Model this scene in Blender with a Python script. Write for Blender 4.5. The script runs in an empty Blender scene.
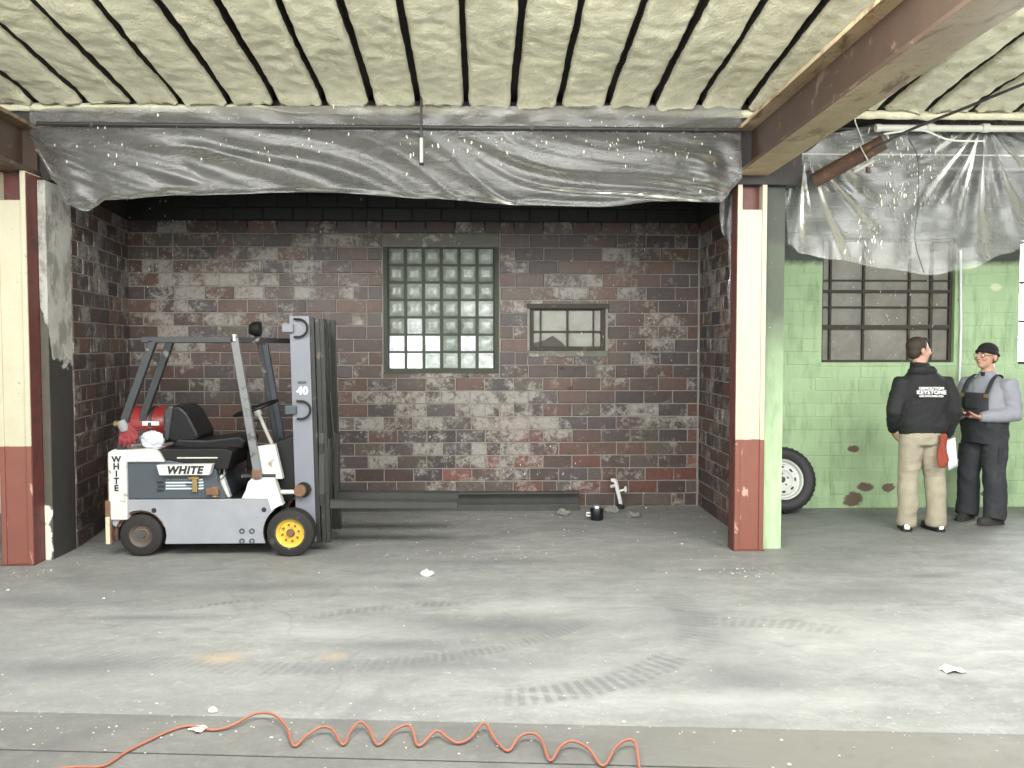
import bpy, math, random
from mathutils import Vector, Matrix, noise, geometry
random.seed(7)
R = math.radians
scene = bpy.context.scene
COL = scene.collection

# ------------------------------------------------------------------ camera, sky, exposure
CAM_H, FOC = 1.7, 880.0
YAW, PITCH = R(2.0), math.atan(39 / 880.0)
cam_data = bpy.data.cameras.new('camera')
cam_data.sensor_fit = 'HORIZONTAL'
cam_data.sensor_width = 36.0
cam_data.lens = 36.0 * FOC / 1024.0
cam_data.clip_end = 200
cam = bpy.data.objects.new('camera', cam_data)
cam.location = (0, 0, CAM_H)
cam.rotation_euler = (R(90) - PITCH, 0, -YAW)
COL.objects.link(cam)
scene.camera = cam

world = bpy.data.worlds.new('overcast_sky')
scene.world = world
world.use_nodes = True
bg = world.node_tree.nodes['Background']
bg.inputs['Color'].default_value = (0.97, 1.0, 0.985, 1)
bg.inputs['Strength'].default_value = 1.3

# added fill light: three invented lamp panels out of view, tilted towards the bays
ADDED_LAMPS = [(-2.9, 3.55, 3.52), (.6, 3.55, 3.52), (4.3, 3.55, 3.52)]
ADDED_LAMP_TILT = R(38)
for sx, sy, sz in ADDED_LAMPS:
    ld = bpy.data.lights.new('added_fill_lamp', 'AREA'); ld.shape = 'RECTANGLE'; ld.size = 2.5; ld.size_y = 1.2
    ld.energy = 84; ld.color = (1.0, 1.0, .95)
    lo = bpy.data.objects.new('added_fill_lamp', ld); lo.location = Vector((sx, sy, sz)) + Vector((0, math.sin(ADDED_LAMP_TILT), -math.cos(ADDED_LAMP_TILT))) * .04
    lo.rotation_euler = (ADDED_LAMP_TILT, 0, 0); COL.objects.link(lo)

scene.view_settings.view_transform = 'Standard'
scene.view_settings.look = 'None'
scene.view_settings.gamma = 1.0
scene.view_settings.use_curve_mapping = False
scene.view_settings.exposure = 1.15
scene.cycles.max_bounces = 7
scene.cycles.diffuse_bounces = 4
scene.cycles.transparent_max_bounces = 12

# survey helper: world point on the plane y = Y (or z = Z) sighted from the tripod
_fw = Vector((math.sin(YAW) * math.cos(PITCH), math.cos(YAW) * math.cos(PITCH), -math.sin(PITCH)))
_rt = Vector((math.cos(YAW), -math.sin(YAW), 0))
_up = _rt.cross(_fw)
def ray(a, b): return _fw + _rt * ((a - 512) / FOC) - _up * ((b - 384) / FOC)
def at_y(a, b, Y):
    d = ray(a, b); return Vector((0, 0, CAM_H)) + d * (Y / d.y)
def at_z(a, b, Z=0.0):
    d = ray(a, b); return Vector((0, 0, CAM_H)) + d * ((Z - CAM_H) / d.z)

# ------------------------------------------------------------------ materials
class NT:
    def __init__(s, name):
        s.m = bpy.data.materials.new(name); s.m.use_nodes = True
        s.t = s.m.node_tree; s.t.nodes.clear()
        s._pos = s._obj = None
    def n(s, typ, **kw):
        nd = s.t.nodes.new(typ)
        for k, v in kw.items(): setattr(nd, k, v)
        return nd
    def put(s, sock, v):
        if isinstance(v, bpy.types.NodeSocket): s.t.links.new(v, sock)
        elif isinstance(v, (tuple, list)) and len(v) == 3 and sock.type == 'RGBA': sock.default_value = (*v, 1)
        else: sock.default_value = v
    @property
    def pos(s):
        if s._pos is None: s._pos = s.n('ShaderNodeNewGeometry').outputs['Position']
        return s._pos
    @property
    def obj(s):
        if s._obj is None: s._obj = s.n('ShaderNodeTexCoord').outputs['Object']
        return s._obj
    def noise(s, scale, detail=4, rough=.55, vec=None, dist=0):
        nd = s.n('ShaderNodeTexNoise'); nd.inputs['Scale'].default_value = scale
        nd.inputs['Detail'].default_value = detail; nd.inputs['Roughness'].default_value = rough
        nd.inputs['Distortion'].default_value = dist
        s.put(nd.inputs['Vector'], vec or s.obj); return nd.outputs['Fac']
    def math(s, op, a, b=0.0, c=None, clamp=False):
        nd = s.n('ShaderNodeMath', operation=op, use_clamp=clamp)
        s.put(nd.inputs[0], a); s.put(nd.inputs[1], b)
        if c is not None: s.put(nd.inputs[2], c)
        return nd.outputs[0]
    def remap(s, v, a, b, c=0.0, d=1.0):
        nd = s.n('ShaderNodeMapRange', clamp=True)
        s.put(nd.inputs['Value'], v)
        for k, x in zip(('From Min', 'From Max', 'To Min', 'To Max'), (a, b, c, d)): s.put(nd.inputs[k], x)
        return nd.outputs['Result']
    def mix(s, fac, a, b, blend='MIX'):
        nd = s.n('ShaderNodeMix', data_type='RGBA', blend_type=blend)
        s.put(nd.inputs[0], fac); s.put(nd.inputs[6], a); s.put(nd.inputs[7], b)
        return nd.outputs[2]
    def xyz(s, vec=None):
        nd = s.n('ShaderNodeSeparateXYZ'); s.put(nd.inputs[0], vec or s.pos); return nd.outputs
    def scale(s, vec, sc):
        nd = s.n('ShaderNodeVectorMath', operation='MULTIPLY'); s.put(nd.inputs[0], vec); nd.inputs[1].default_value = sc
        return nd.outputs[0]
    def blob(s, c, r, warp=None, soft=.35):
        """1 inside a rough-edged patch round the world point c with radii r"""
        nd = s.n('ShaderNodeVectorMath', operation='SUBTRACT'); s.put(nd.inputs[0], s.pos); nd.inputs[1].default_value = c
        nd2 = s.n('ShaderNodeVectorMath', operation='DIVIDE'); s.put(nd2.inputs[0], nd.outputs[0]); nd2.inputs[1].default_value = r
        nd3 = s.n('ShaderNodeVectorMath', operation='LENGTH'); s.put(nd3.inputs[0], nd2.outputs[0])
        v = nd3.outputs['Value']
        if warp is not None: v = s.math('ADD', v, s.math('MULTIPLY', s.math('SUBTRACT', warp, .5), 1.8))
        return s.remap(v, 1 - soft, 1 + soft * .3, 1, 0)
    def out(s, color, rough=.6, metal=0.0, bump=None, bstr=.3, bdist=.01, spec=.5, **kw):
        p = s.n('ShaderNodeBsdfPrincipled')
        s.put(p.inputs['Base Color'], color); s.put(p.inputs['Roughness'], rough); s.put(p.inputs['Metallic'], metal)
        p.inputs['Specular IOR Level'].default_value = spec
        for k, v in kw.items(): s.put(p.inputs[k.replace('_', ' ')], v)
        if bump is not None:
            b = s.n('ShaderNodeBump'); b.inputs['Strength'].default_value = bstr; b.inputs['Distance'].default_value = bdist
            s.put(b.inputs['Height'], bump); s.put(p.inputs['Normal'], b.outputs[0])
        o = s.n('ShaderNodeOutputMaterial'); s.put(o.inputs['Surface'], p.outputs[0]); s.p = p; s.o = o
        return s.m

def surf(name, col, rough=.6, metal=0.0, var=.25, ns=6.0, wear=None, wamt=.45, ws=9.0, bs=60.0, bstr=.15, spec=.5, world=False):
    t = NT(name); v = t.pos if world else t.obj
    dark = tuple(c * (1 - var) for c in col); lite = tuple(min(1, c * (1 + var * .6)) for c in col)
    c = t.mix(t.noise(ns, 5, .6, v), dark, lite)
    if wear:
        m = t.remap(t.noise(ws, 8, .68, v, .4), 1 - wamt, 1 - wamt + .06)
        c = t.mix(m, c, wear)
    return t.out(c, rough, metal, t.noise(bs, 3, .6, v), bstr, .004, spec)

# ------------------------------------------------------------------ mesh helpers
class MB:
    def __init__(s): s.v, s.f = [], []
    def add(s, vs, fs):
        k = len(s.v); s.v += [Vector(p) for p in vs]; s.f += [tuple(i + k for i in f) for f in fs]; return s
    def box(s, c, d, rot=None):
        c = Vector(c); M = rot.to_3x3() if rot is not None else Matrix.Identity(3)
        vs = [c + M @ Vector((x * d[0] / 2, y * d[1] / 2, z * d[2] / 2)) for x in (-1, 1) for y in (-1, 1) for z in (-1, 1)]
        return s.add(vs, [(0, 1, 3, 2), (4, 6, 7, 5), (0, 4, 5, 1), (2, 3, 7, 6), (0, 2, 6, 4), (1, 5, 7, 3)])
    def span(s, x0, x1, y0, y1, z0, z1):
        return s.box(((x0 + x1) / 2, (y0 + y1) / 2, (z0 + z1) / 2), (x1 - x0, y1 - y0, z1 - z0))
    def prism(s, poly, y0, y1):
        """outline in x,z pulled from y0 to y1"""
        a = sum(poly[i][0] * poly[(i + 1) % len(poly)][1] - poly[(i + 1) % len(poly)][0] * poly[i][1] for i in range(len(poly)))
        if a < 0: poly = poly[::-1]
        n = len(poly)
        vs = [(p[0], y0, p[1]) for p in poly] + [(p[0], y1, p[1]) for p in poly]
        return s.add(vs, [tuple(range(n)), tuple(range(2 * n - 1, n - 1, -1))] + [(i, i + n, (i + 1) % n + n, (i + 1) % n) for i in range(n)])
    def bar(s, p0, p1, w, d, side=(0, 1, 0)):
        """rectangular bar from p0 to p1, d measured along side"""
        p0, p1 = Vector(p0), Vector(p1); a = (p1 - p0); L = a.length; a.normalize()
        y = Vector(side); y = (y - a * y.dot(a)).normalized(); x = y.cross(a)
        M = Matrix((x, y, a)).transposed()
        return s.box((p0 + p1) / 2, (w, d, L), M)
    def tube(s, pts, r, n=10, caps=True, flat=None):
        pts = [Vector(p) for p in pts]; rs = r if isinstance(r, (list, tuple)) else [r] * len(pts)
        k = len(s.v); t0 = (pts[1] - pts[0]).normalized()
        u = t0.orthogonal().normalized() if flat is None else (Vector(flat) - t0 * Vector(flat).dot(t0)).normalized()
        for i, p in enumerate(pts):
            t = (pts[min(i + 1, len(pts) - 1)] - pts[max(i - 1, 0)]).normalized()
            u = (u - t * u.dot(t)).normalized(); w = t.cross(u)
            ra, rb = rs[i] if isinstance(rs[i], (list, tuple)) else (rs[i], rs[i])
            for j in range(n):
                a = 2 * math.pi * j / n
                s.v.append(p + u * (math.cos(a) * ra) + w * (math.sin(a) * rb))
        for i in range(len(pts) - 1):
            for j in range(n):
                a, b = k + i * n + j, k + i * n + (j + 1) % n
                s.f.append((a, b, b + n, a + n))
        if caps:
            s.f.append(tuple(k + j for j in range(n - 1, -1, -1)))
            e = k + (len(pts) - 1) * n; s.f.append(tuple(e + j for j in range(n)))
        return s
    def loft(s, rings, n=20, ex=2.0):
        """rings (cx, cy, cz, rx, ry) stacked; ex > 2 squares the section"""
        k = len(s.v)
        for (cx, cy, cz, rx, ry) in rings:
            for j in range(n):
                a = 2 * math.pi * j / n; ca, sa = math.cos(a), math.sin(a)
                s.v.append(Vector((cx + rx * math.copysign(abs(ca) ** (2 / ex), ca), cy + ry * math.copysign(abs(sa) ** (2 / ex), sa), cz)))
        for i in range(len(rings) - 1):
            for j in range(n):
                a, b = k + i * n + j, k + i * n + (j + 1) % n
                s.f.append((a, b, b + n, a + n))
        s.f.append(tuple(k + j for j in range(n - 1, -1, -1)))
        e = k + (len(rings) - 1) * n; s.f.append(tuple(e + j for j in range(n)))
        return s
    def ball(s, c, r, n=16, m=10, rot=None):
        c = Vector(c); r = r if isinstance(r, (list, tuple)) else (r, r, r); k = len(s.v)
        M = rot.to_3x3() if rot is not None else Matrix.Identity(3)
        for i in range(1, m):
            for j in range(n):
                t, a = math.pi * i / m, 2 * math.pi * j / n
                s.v.append(c + M @ Vector((r[0] * math.sin(t) * math.cos(a), r[1] * math.sin(t) * math.sin(a), r[2] * math.cos(t))))
        s.v += [c + M @ Vector((0, 0, r[2])), c - M @ Vector((0, 0, r[2]))]; T, B = len(s.v) - 2, len(s.v) - 1
        for i in range(m - 2):
            for j in range(n):
                a, b = k + i * n + j, k + i * n + (j + 1) % n
                s.f.append((a, a + n, b + n, b))
        for j in range(n):
            s.f.append((T, k + j, k + (j + 1) % n)); e = k + (m - 2) * n; s.f.append((B, e + (j + 1) % n, e + j))
        return s
    def lathe(s, prof, c, axis='y', n=32, closed=True):
        """profile (radius, along) spun round the axis through c"""
        c = Vector(c); k = len(s.v)
        for (r, h) in prof:
            for j in range(n):
                a = 2 * math.pi * j / n; ca, sa = r * math.cos(a), r * math.sin(a)
                d = {'y': (ca, h, sa), 'z': (ca, sa, h), 'x': (h, ca, sa)}[axis]
                s.v.append(c + Vector(d))
        m = len(prof)
        for i in range(m if closed else m - 1):
            for j in range(n):
                a, b = k + i * n + j, k + i * n + (j + 1) % n
                i2 = ((i + 1) % m - i) * n
                s.f.append((a, b, b + i2, a + i2))
        return s
    def mesh(s, name, off=None):
        me = bpy.data.meshes.new(name)
        o = Vector(off) if off is not None else Vector((0, 0, 0))
        me.from_pydata([v - o for v in s.v], [], s.f); me.update()
        import bmesh
        b = bmesh.new(); b.from_mesh(me); bmesh.ops.recalc_face_normals(b, faces=b.faces); b.to_mesh(me); b.free()
        return me
    def build(s, name, mat, parent=None, smooth=False, bevel=0, local=False):
        off = None
        if parent is not None and not local:
            off = parent.location
            if parent.parent is not None: off = off + parent.parent.location
        me = s.mesh(name, off)
        return link(name, me, mat, parent, smooth, bevel)

def link(name, me, mat, parent=None, smooth=False, bevel=0):
    o = bpy.data.objects.new(name, me); COL.objects.link(o)
    if mat and not me.materials: me.materials.append(mat)
    if parent is not None: o.parent = parent
    if smooth:
        for p in me.polygons: p.use_smooth = True
        if smooth != 'all':
            try: me.set_sharp_from_angle(angle=R(40))
            except Exception: pass
    if bevel:
        b = o.modifiers.new('bevel', 'BEVEL'); b.width = bevel; b.segments = 2; b.limit_method = 'ANGLE'; b.angle_limit = R(35)
    return o

def tag(o, label, cat=None, group=None, kind=None):
    o['label'] = label
    if cat: o['category'] = cat
    if group: o['group'] = group
    if kind: o['kind'] = kind
    return o

def empty(name, loc, label, cat, group=None, rz=0, kind=None):
    o = bpy.data.objects.new(name, None); COL.objects.link(o); o.location = loc; o.rotation_euler = (0, 0, rz)
    o.empty_display_size = .1
    return tag(o, label, cat, group, kind)

def remeshed(name, mb, mat, parent, voxel=.012, smooth_it=4, local=True, fold=0.0):
    """fuse overlapping tubes into one continuous skin"""
    me = mb.mesh(name)
    tmp = bpy.data.objects.new('tmp', me); COL.objects.link(tmp)
    r = tmp.modifiers.new('r', 'REMESH'); r.mode = 'VOXEL'; r.voxel_size = voxel
    if smooth_it:
        sm = tmp.modifiers.new('s', 'SMOOTH'); sm.iterations = smooth_it; sm.factor = .5
    dg = bpy.context.evaluated_depsgraph_get()
    me2 = bpy.data.meshes.new_from_object(tmp.evaluated_get(dg)); me2.name = name
    bpy.data.objects.remove(tmp)
    if fold:                                  # creases of the cloth
        nr = [v.normal.copy() for v in me2.vertices]
        for v, n in zip(me2.vertices, nr):
            p = v.co; q = Vector((p.x * 5 + p.z * 2.5, p.y * 5, p.z * 7))
            k = noise.noise(q) + .6 * (1 - 2 * abs(noise.noise(q * 1.7 + Vector((4, 1, 0)))))
            v.co = p + n * (fold * k)
    return link(name, me2, mat, parent, 'all')

def lettering(name, text, size, mat, parent, M, shear=0.0, depth=.003, spacing=1.0, bold=0.0, line=1.0):
    cu = bpy.data.curves.new(name, 'FONT'); cu.body = text; cu.size = size; cu.extrude = depth; cu.shear = shear
    cu.align_x = 'CENTER'; cu.align_y = 'CENTER'; cu.space_character = spacing; cu.offset = bold; cu.space_line = line
    cu.resolution_u = 3
    tmp = bpy.data.objects.new('tmp', cu); COL.objects.link(tmp)
    dg = bpy.context.evaluated_depsgraph_get()
    me = bpy.data.meshes.new_from_object(tmp.evaluated_get(dg)); bpy.data.objects.remove(tmp)
    me.transform(M); me.name = name
    return link(name, me, mat, parent)
def facing_cam(p, parent=None, rz=0, tilt=0):
    """text matrix: upright, readable from -y"""
    p = Vector(p) - (parent.location if parent is not None else Vector())
    return Matrix.Translation(p) @ Matrix.Rotation(rz, 4, 'Z') @ Matrix.Rotation(R(90) + tilt, 4, 'X')

# ------------------------------------------------------------------ shared materials
def brick_material(name, attr, paint=False):
    t = NT(name)
    if attr:
        a = t.n('ShaderNodeAttribute', attribute_name='brick_tint'); c0, w = a.outputs['Color'], a.outputs['Alpha']
    else:
        a = t.n('ShaderNodeObjectInfo'); c0, w = a.outputs['Color'], a.outputs['Alpha']
    n1 = t.noise(26, 6, .65, t.pos)
    c = t.mix(t.remap(n1, .25, .75), t.mix(1.0, c0, (.62, .60, .60), 'MULTIPLY'), t.mix(1.0, c0, (1.25, 1.22, 1.2), 'MULTIPLY'))
    soot_shade = t.remap(t.noise(5, 6, .7, t.pos), .52, .72)
    c = t.mix(t.math('MULTIPLY', soot_shade, .55), c, t.mix(1.0, c0, (.35, .35, .36), 'MULTIPLY'))
    n2 = t.math('ADD', t.math('MULTIPLY', t.noise(6.5, 6, .7, t.pos, .3), .62), t.math('MULTIPLY', t.noise(34, 5, .7, t.pos), .38))
    m = t.remap(t.math('ADD', n2, t.math('MULTIPLY', w, .40)), .635, .735)
    c = t.mix(t.math('MULTIPLY', m, .85), c, t.mix(t.noise(30, 3, .6, t.pos), (.17, .155, .14), (.40, .375, .335)))
    return t.out(c, t.remap(n1, .2, .8, .26, .65), 0, t.math('ADD', t.noise(70, 4, .7, t.pos), t.math('MULTIPLY', m, .6)), .45, .004, .5)

M = {}
M['brick'] = brick_material('glazed_brick', False)
M['brick_rest'] = brick_material('glazed_brick_rest', True)
def mortar_mat():
    t = NT('mortar')
    c = t.mix(t.noise(8, 6, .65, t.pos), (.15, .137, .12), (.34, .32, .285))
    z = t.xyz()[2]
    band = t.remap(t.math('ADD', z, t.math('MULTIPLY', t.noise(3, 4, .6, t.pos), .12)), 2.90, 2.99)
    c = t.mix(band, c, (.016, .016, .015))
    return t.out(c, .9, 0, t.noise(90, 4, .7, t.pos), .5, .004)
M['mortar'] = mortar_mat()

def green_mat(name, brick, soot_shade=None):
    t = NT(name)
    n = t.noise(3.0, 6, .6, t.pos); n2 = t.noise(11, 8, .7, t.pos, .6)
    c = t.mix(n, (.31, .45, .24), (.47, .61, .385))
    if brick:
        a = t.n('ShaderNodeObjectInfo'); c = t.mix(1.0, c, t.mix(a.outputs['Random'], (.93, .94, .93), (1.05, 1.04, 1.05)), 'MULTIPLY')
    # dirt streaks and rubbed paint
    st = t.noise(4, 6, .65, t.scale(t.pos, (2.2, 2.2, .5)))
    c = t.mix(t.remap(st, .48, .72, 0, .7), c, (.17, .26, .13))
    x, y, z = t.xyz()
    # old dark paint band high on the wall
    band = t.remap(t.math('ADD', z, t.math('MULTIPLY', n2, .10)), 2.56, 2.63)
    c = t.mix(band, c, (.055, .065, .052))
    if soot_shade: c = t.mix(t.remap(t.math('ADD', z, t.math('MULTIPLY', t.math('SUBTRACT', n, .5), .9)), soot_shade[0], soot_shade[1], 0, .93), c, (.038, .042, .032))
    # spalled bricks near the floor
    for cc, r in (((3.88, 9, .09), (.10, .4, .085)), ((4.0, 9, .22), (.09, .4, .05)), ((4.26, 9, .21), (.07, .4, .05)), ((3.87, 9, .62), (.07, .4, .035)),
                  ((5.28, 9, .14), (.05, .4, .03)), ((4.62, 9, 2.5), (.12, .4, .08)), ((5.35, 9, 2.3), (.07, .4, .04))):
        inner = (.155, .105, .08) if cc[2] < 1 else (.62, .66, .45)
        c = t.mix(t.blob(cc, r, n2, .2), c, inner)
    c = t.mix(t.remap(t.noise(30, 5, .7, t.pos), .68, .74), c, (.62, .66, .52))
    return t.out(c, .55, 0, t.noise(50, 5, .7, t.pos), .3, .004, .4)
M['green'] = green_mat('green_wall_paint', False)
M['green_soot_shade'] = green_mat('soot_shade_green_paint', False, (.9, 2.1))  # grime and the plastic's shade painted together into the upper part
M['green_brick'] = green_mat('green_painted_brick', True)

def floor_mat(name, base, strip=False):
    t = NT(name); P = t.pos
    stretched = t.scale(P, (.55, 1.0, 1.0))
    n = t.noise(1.1, 8, .6, stretched, .6); n2 = t.noise(5.5, 8, .68, stretched, .3); n3 = t.noise(40, 5, .7, P)
    c = t.mix(t.remap(n, .28, .72), tuple(k * .62 for k in base), tuple(min(1, k * 1.12) for k in base))
    c = t.mix(t.remap(n2, .34, .66, 0, .62), c, tuple(k * .56 for k in base))
    c = t.mix(t.remap(t.noise(2.3, 7, .7, P, 1.5), .50, .64, 0, .5), c, (base[0] * .50, base[1] * .51, base[2] * .54))
    c = t.mix(t.remap(t.noise(14, 6, .72, P, .6), .56, .70, 0, .45), c, tuple(min(1, k * 1.35) for k in base))
    c = t.mix(t.remap(n3, .40, .70, 0, .38), c, tuple(k * .5 for k in base))
    if strip:
        x, y, z = t.xyz()
        br = t.remap(t.math('ADD', x, t.math('MULTIPLY', n, .6)), .6, 1.5)
        c = t.mix(br, c, (base[0] * .84, base[1] * .81, base[2] * .75))
        c = t.mix(t.remap(t.noise(7, 7, .7, P), .55, .66, 0, .5), c, (.13, .12, .105))
    else:
        # black rubber scuffs
        for cc, r, a in (((.0, 5.25, 0), (.85, .16, 9), .5), ((1.28, 5.2, 0), (.34, .42, 9), .42), ((1.35, 4.35, 0), (.28, .28, 9), .38), ((-2.2, 4.65, 0), (.55, .16, 9), .42),
                      ((-.55, 4.95, 0), (.45, .12, 9), .36), ((-.4, 4.62, 0), (.9, .10, 9), .28), ((-2.1, 5.5, 0), (.5, .07, 9), .42), ((1.93, 5.3, 0), (.07, .035, 9), .62),
                      ((-1.2, 6.2, 0), (1.6, .10, 9), .26), ((.1, 6.85, 0), (.8, .12, 9), .32), ((1.9, 6.5, 0), (.5, .06, 9), .3), ((3.3, 6.3, 0), (.25, .06, 9), .45),
                      ((2.6, 5.9, 0), (.5, .08, 9), .22), ((3.0, 4.2, 0), (.2, .22, 9), .34), ((-3.0, 5.9, 0), (.8, .16, 9), .3), ((4.2, 8.1, 0), (1.9, .7, 9), .28)):
            c = t.mix(t.math('MULTIPLY', t.blob(cc, r, n2, .9), min(1, a * 1.35)), c, (.085, .087, .095))
        for cc, r in (((-1.42, 4.77, 0), (.14, .10, 9)), ((-.80, 4.78, 0), (.09, .07, 9))):
            c = t.mix(t.math('MULTIPLY', t.blob(cc, r, n2, .9), .38), c, (.38, .25, .10))
        # dusty pale patches
        for cc, r in (((.3, 5.65, 0), (.6, .16, 9)), ((-.9, 5.2, 0), (.9, .2, 9)), ((2.4, 5.0, 0), (1.2, .6, 9)), ((1.2, 4.1, 0), (1.0, .15, 9))):
            c = t.mix(t.math('MULTIPLY', t.blob(cc, r, n2, .9), .5), c, tuple(min(1, k * 1.22) for k in base))
        # tyre tracks with tread teeth
        x, y, z = t.xyz()
        for cx, cy, Rr, w, a0, a1, per, amt in ((0, 5.45, 1.28, .11, -88, -32, .05, .5), (0, 5.45, 1.33, .13, -30, 26, .045, .32), (-3.0, 8.4, 2.92, .035, -72, -58, .016, .6),
                                                (.1, 3.0, 2.75, .06, 92, 118, .02, .38), (-.9, 6.6, 2.0, .06, -78, -35, .022, .4), (-1.0, 7.3, 2.7, .10, -120, -66, .02, .26), (1.3, 3.4, 1.9, .10, 60, 92, .03, .3)):
            dx, dy = t.math('SUBTRACT', x, cx), t.math('SUBTRACT', y, cy)
            rr = t.math('SQRT', t.math('ADD', t.math('MULTIPLY', dx, dx), t.math('MULTIPLY', dy, dy)))
            an = t.math('ARCTAN2', dy, dx)
            band = t.remap(t.math('ABSOLUTE', t.math('SUBTRACT', rr, Rr)), w * .75, w * 1.1, 1, 0)
            sec = t.math('MULTIPLY', t.remap(an, R(a0), R(a0 + 6)), t.remap(an, R(a1 - 6), R(a1), 1, 0))
            saw = t.math('FRACT', t.math('DIVIDE', t.math('ADD', an, t.math('MULTIPLY', rr, .12)), per))
            teeth = t.math('MULTIPLY', t.remap(saw, .30, .42), t.remap(saw, .86, .98, 1, 0))
            k = t.math('MULTIPLY', t.math('MULTIPLY', band, sec), t.math('ADD', t.math('MULTIPLY', teeth, .75), .25))
            k = t.math('MULTIPLY', k, t.remap(n2, .30, .50))
            c = t.mix(t.math('MULTIPLY', k, amt), c, (.09, .09, .095))
        # hairline cracks
        vo = t.n('ShaderNodeTexVoronoi', feature='DISTANCE_TO_EDGE'); vo.inputs['Scale'].default_value = .42
        wv = t.n('ShaderNodeVectorMath', operation='ADD'); t.put(wv.inputs[0], t.scale(P, (.5, 1.4, 1)))
        nz = t.n('ShaderNodeTexNoise'); nz.inputs['Scale'].default_value = 1.5; t.put(nz.inputs['Vector'], P); t.put(wv.inputs[1], t.scale(nz.outputs['Color'], (.5, .5, 0)))
        t.put(vo.inputs['Vector'], wv.outputs[0])
        c = t.mix(t.remap(vo.outputs['Distance'], .001, .004, .22, 0), c, (.12, .115, .11))
    return t.out(c, t.remap(n2, .3, .7, .5, .8), 0, t.math('ADD', n3, t.math('MULTIPLY', n2, .5)), .25, .003, .35)
M['floor'] = floor_mat('concrete_floor', (.29, .292, .281))
M['floor_strip'] = floor_mat('concrete_strip', (.19, .19, .18), True)
M['groove'] = surf('joint_filler', (.10, .095, .085), .9)

def foam_mat():
    t = NT('spray_foam')
    n = t.noise(5, 7, .65, t.pos)
    c = t.mix(t.remap(n, .3, .7), (.60, .58, .42), (.78, .76, .57))
    c = t.mix(t.remap(t.noise(22, 5, .7, t.pos), .6, .78, 0, .55), c, (.76, .75, .60))
    return t.out(c, .85, 0, t.math('ADD', t.noise(28, 6, .7, t.pos), t.math('MULTIPLY', n, .5)), 1.0, .035, .3)
M['foam'] = foam_mat()
M['dark_steel'] = surf('dark_steel', (.028, .026, .024), .7, 0, .4, wear=(.075, .05, .035), wamt=.4)
M['dark_deck'] = surf('dark_roof_deck', (.030, .026, .020), .9)
M['pale_wall'] = surf('pale_wall', (.55, .55, .53), .8, world=True)
M['soot_wall'] = surf('sooty_wall', (.05, .05, .046), .85, wear=(.2, .2, .19), wamt=.36, world=True)

def column_mat():
    t = NT('column_paint'); x, y, z = t.xyz()
    n = t.noise(7, 7, .65, t.pos)
    cream = t.mix(n, (.39, .355, .25), (.51, .475, .36))
    cream = t.mix(t.remap(t.noise(14, 8, .7, t.pos, .5), .63, .69), cream, (.22, .15, .10))
    red = t.mix(n, (.15, .048, .034), (.22, .080, .056))
    red = t.mix(t.remap(t.noise(4.2, 5, .6, t.scale(t.pos, (1.3, 1.3, .6)), .8), .61, .64), red, (.42, .27, .21))
    red = t.mix(t.remap(t.noise(25, 6, .7, t.pos), .68, .74), red, (.08, .04, .035))
    k = t.remap(t.math('ADD', z, t.math('MULTIPLY', n, .03)), .935, .94)
    return t.out(t.mix(k, red, cream), .5, 0, t.noise(40, 4, .6, t.pos), .2, .004)
M['column'] = column_mat()
M['column_red'] = surf('column_side_paint', (.12, .035, .03), .55, 0, .35, wear=(.05, .03, .026), wamt=.45, world=True)
def beam_mat():
    t = NT('beam_paint'); n = t.noise(3.5, 7, .65, t.pos, .4)
    c = t.mix(t.remap(n, .3, .7), (.36, .27, .16), (.52, .42, .27))
    c = t.mix(t.remap(t.noise(2.1, 7, .7, t.scale(t.pos, (2, .8, 2)), 1.2), .54, .64, 0, .85), c, (.15, .09, .055))
    c = t.mix(t.remap(t.noise(12, 7, .72, t.pos), .56, .66, 0, .6), c, (.22, .15, .09))
    return t.out(c, .55, 0, t.noise(40, 4, .6, t.pos), .25, .004, .4)
M['beam'] = beam_mat()
M['beam_dark'] = surf('dark_beam_paint', (.16, .115, .07), .6, 0, .35, 5, wear=(.07, .05, .035), wamt=.45, world=True)
M['beam_web'] = surf('rusty_beam_web', (.05, .03, .02), .6, 0, .35, 5, wear=(.12, .08, .055), wamt=.42, ws=6, world=True)

# ------------------------------------------------------------------ floor
fl = MB().box((0, 0, -.13), (20, 28, .14)).build('floor', M['groove'])
tag(fl, 'grey concrete floor with tyre marks and two expansion joints', kind='structure')
J = -.0893
def jl(x, c): return c + J * x
def slab(c0, c1, mat, near=None, far=None):
    X0, X1 = -10, 10
    pts = [(X0, jl(X0, c0) if near is None else near), (X1, jl(X1, c0) if near is None else near), (X1, jl(X1, c1) if far is None else far), (X0, jl(X0, c1) if far is None else far)]
    m = MB(); m.add([(p[0], p[1], -.06) for p in pts] + [(p[0], p[1], 0) for p in pts], [(3, 2, 1, 0), (4, 5, 6, 7), (0, 1, 5, 4), (1, 2, 6, 5), (2, 3, 7, 6), (3, 0, 4, 7)])
    return m.build('slab', mat, fl, bevel=.004)
fl.location = (0, 0, 0)
slab(3.902, 0, M['floor'], far=13.0)
slab(3.532, 3.897, M['floor_strip'])
slab(0, 3.520, M['floor_strip'], near=-14.0)

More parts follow.
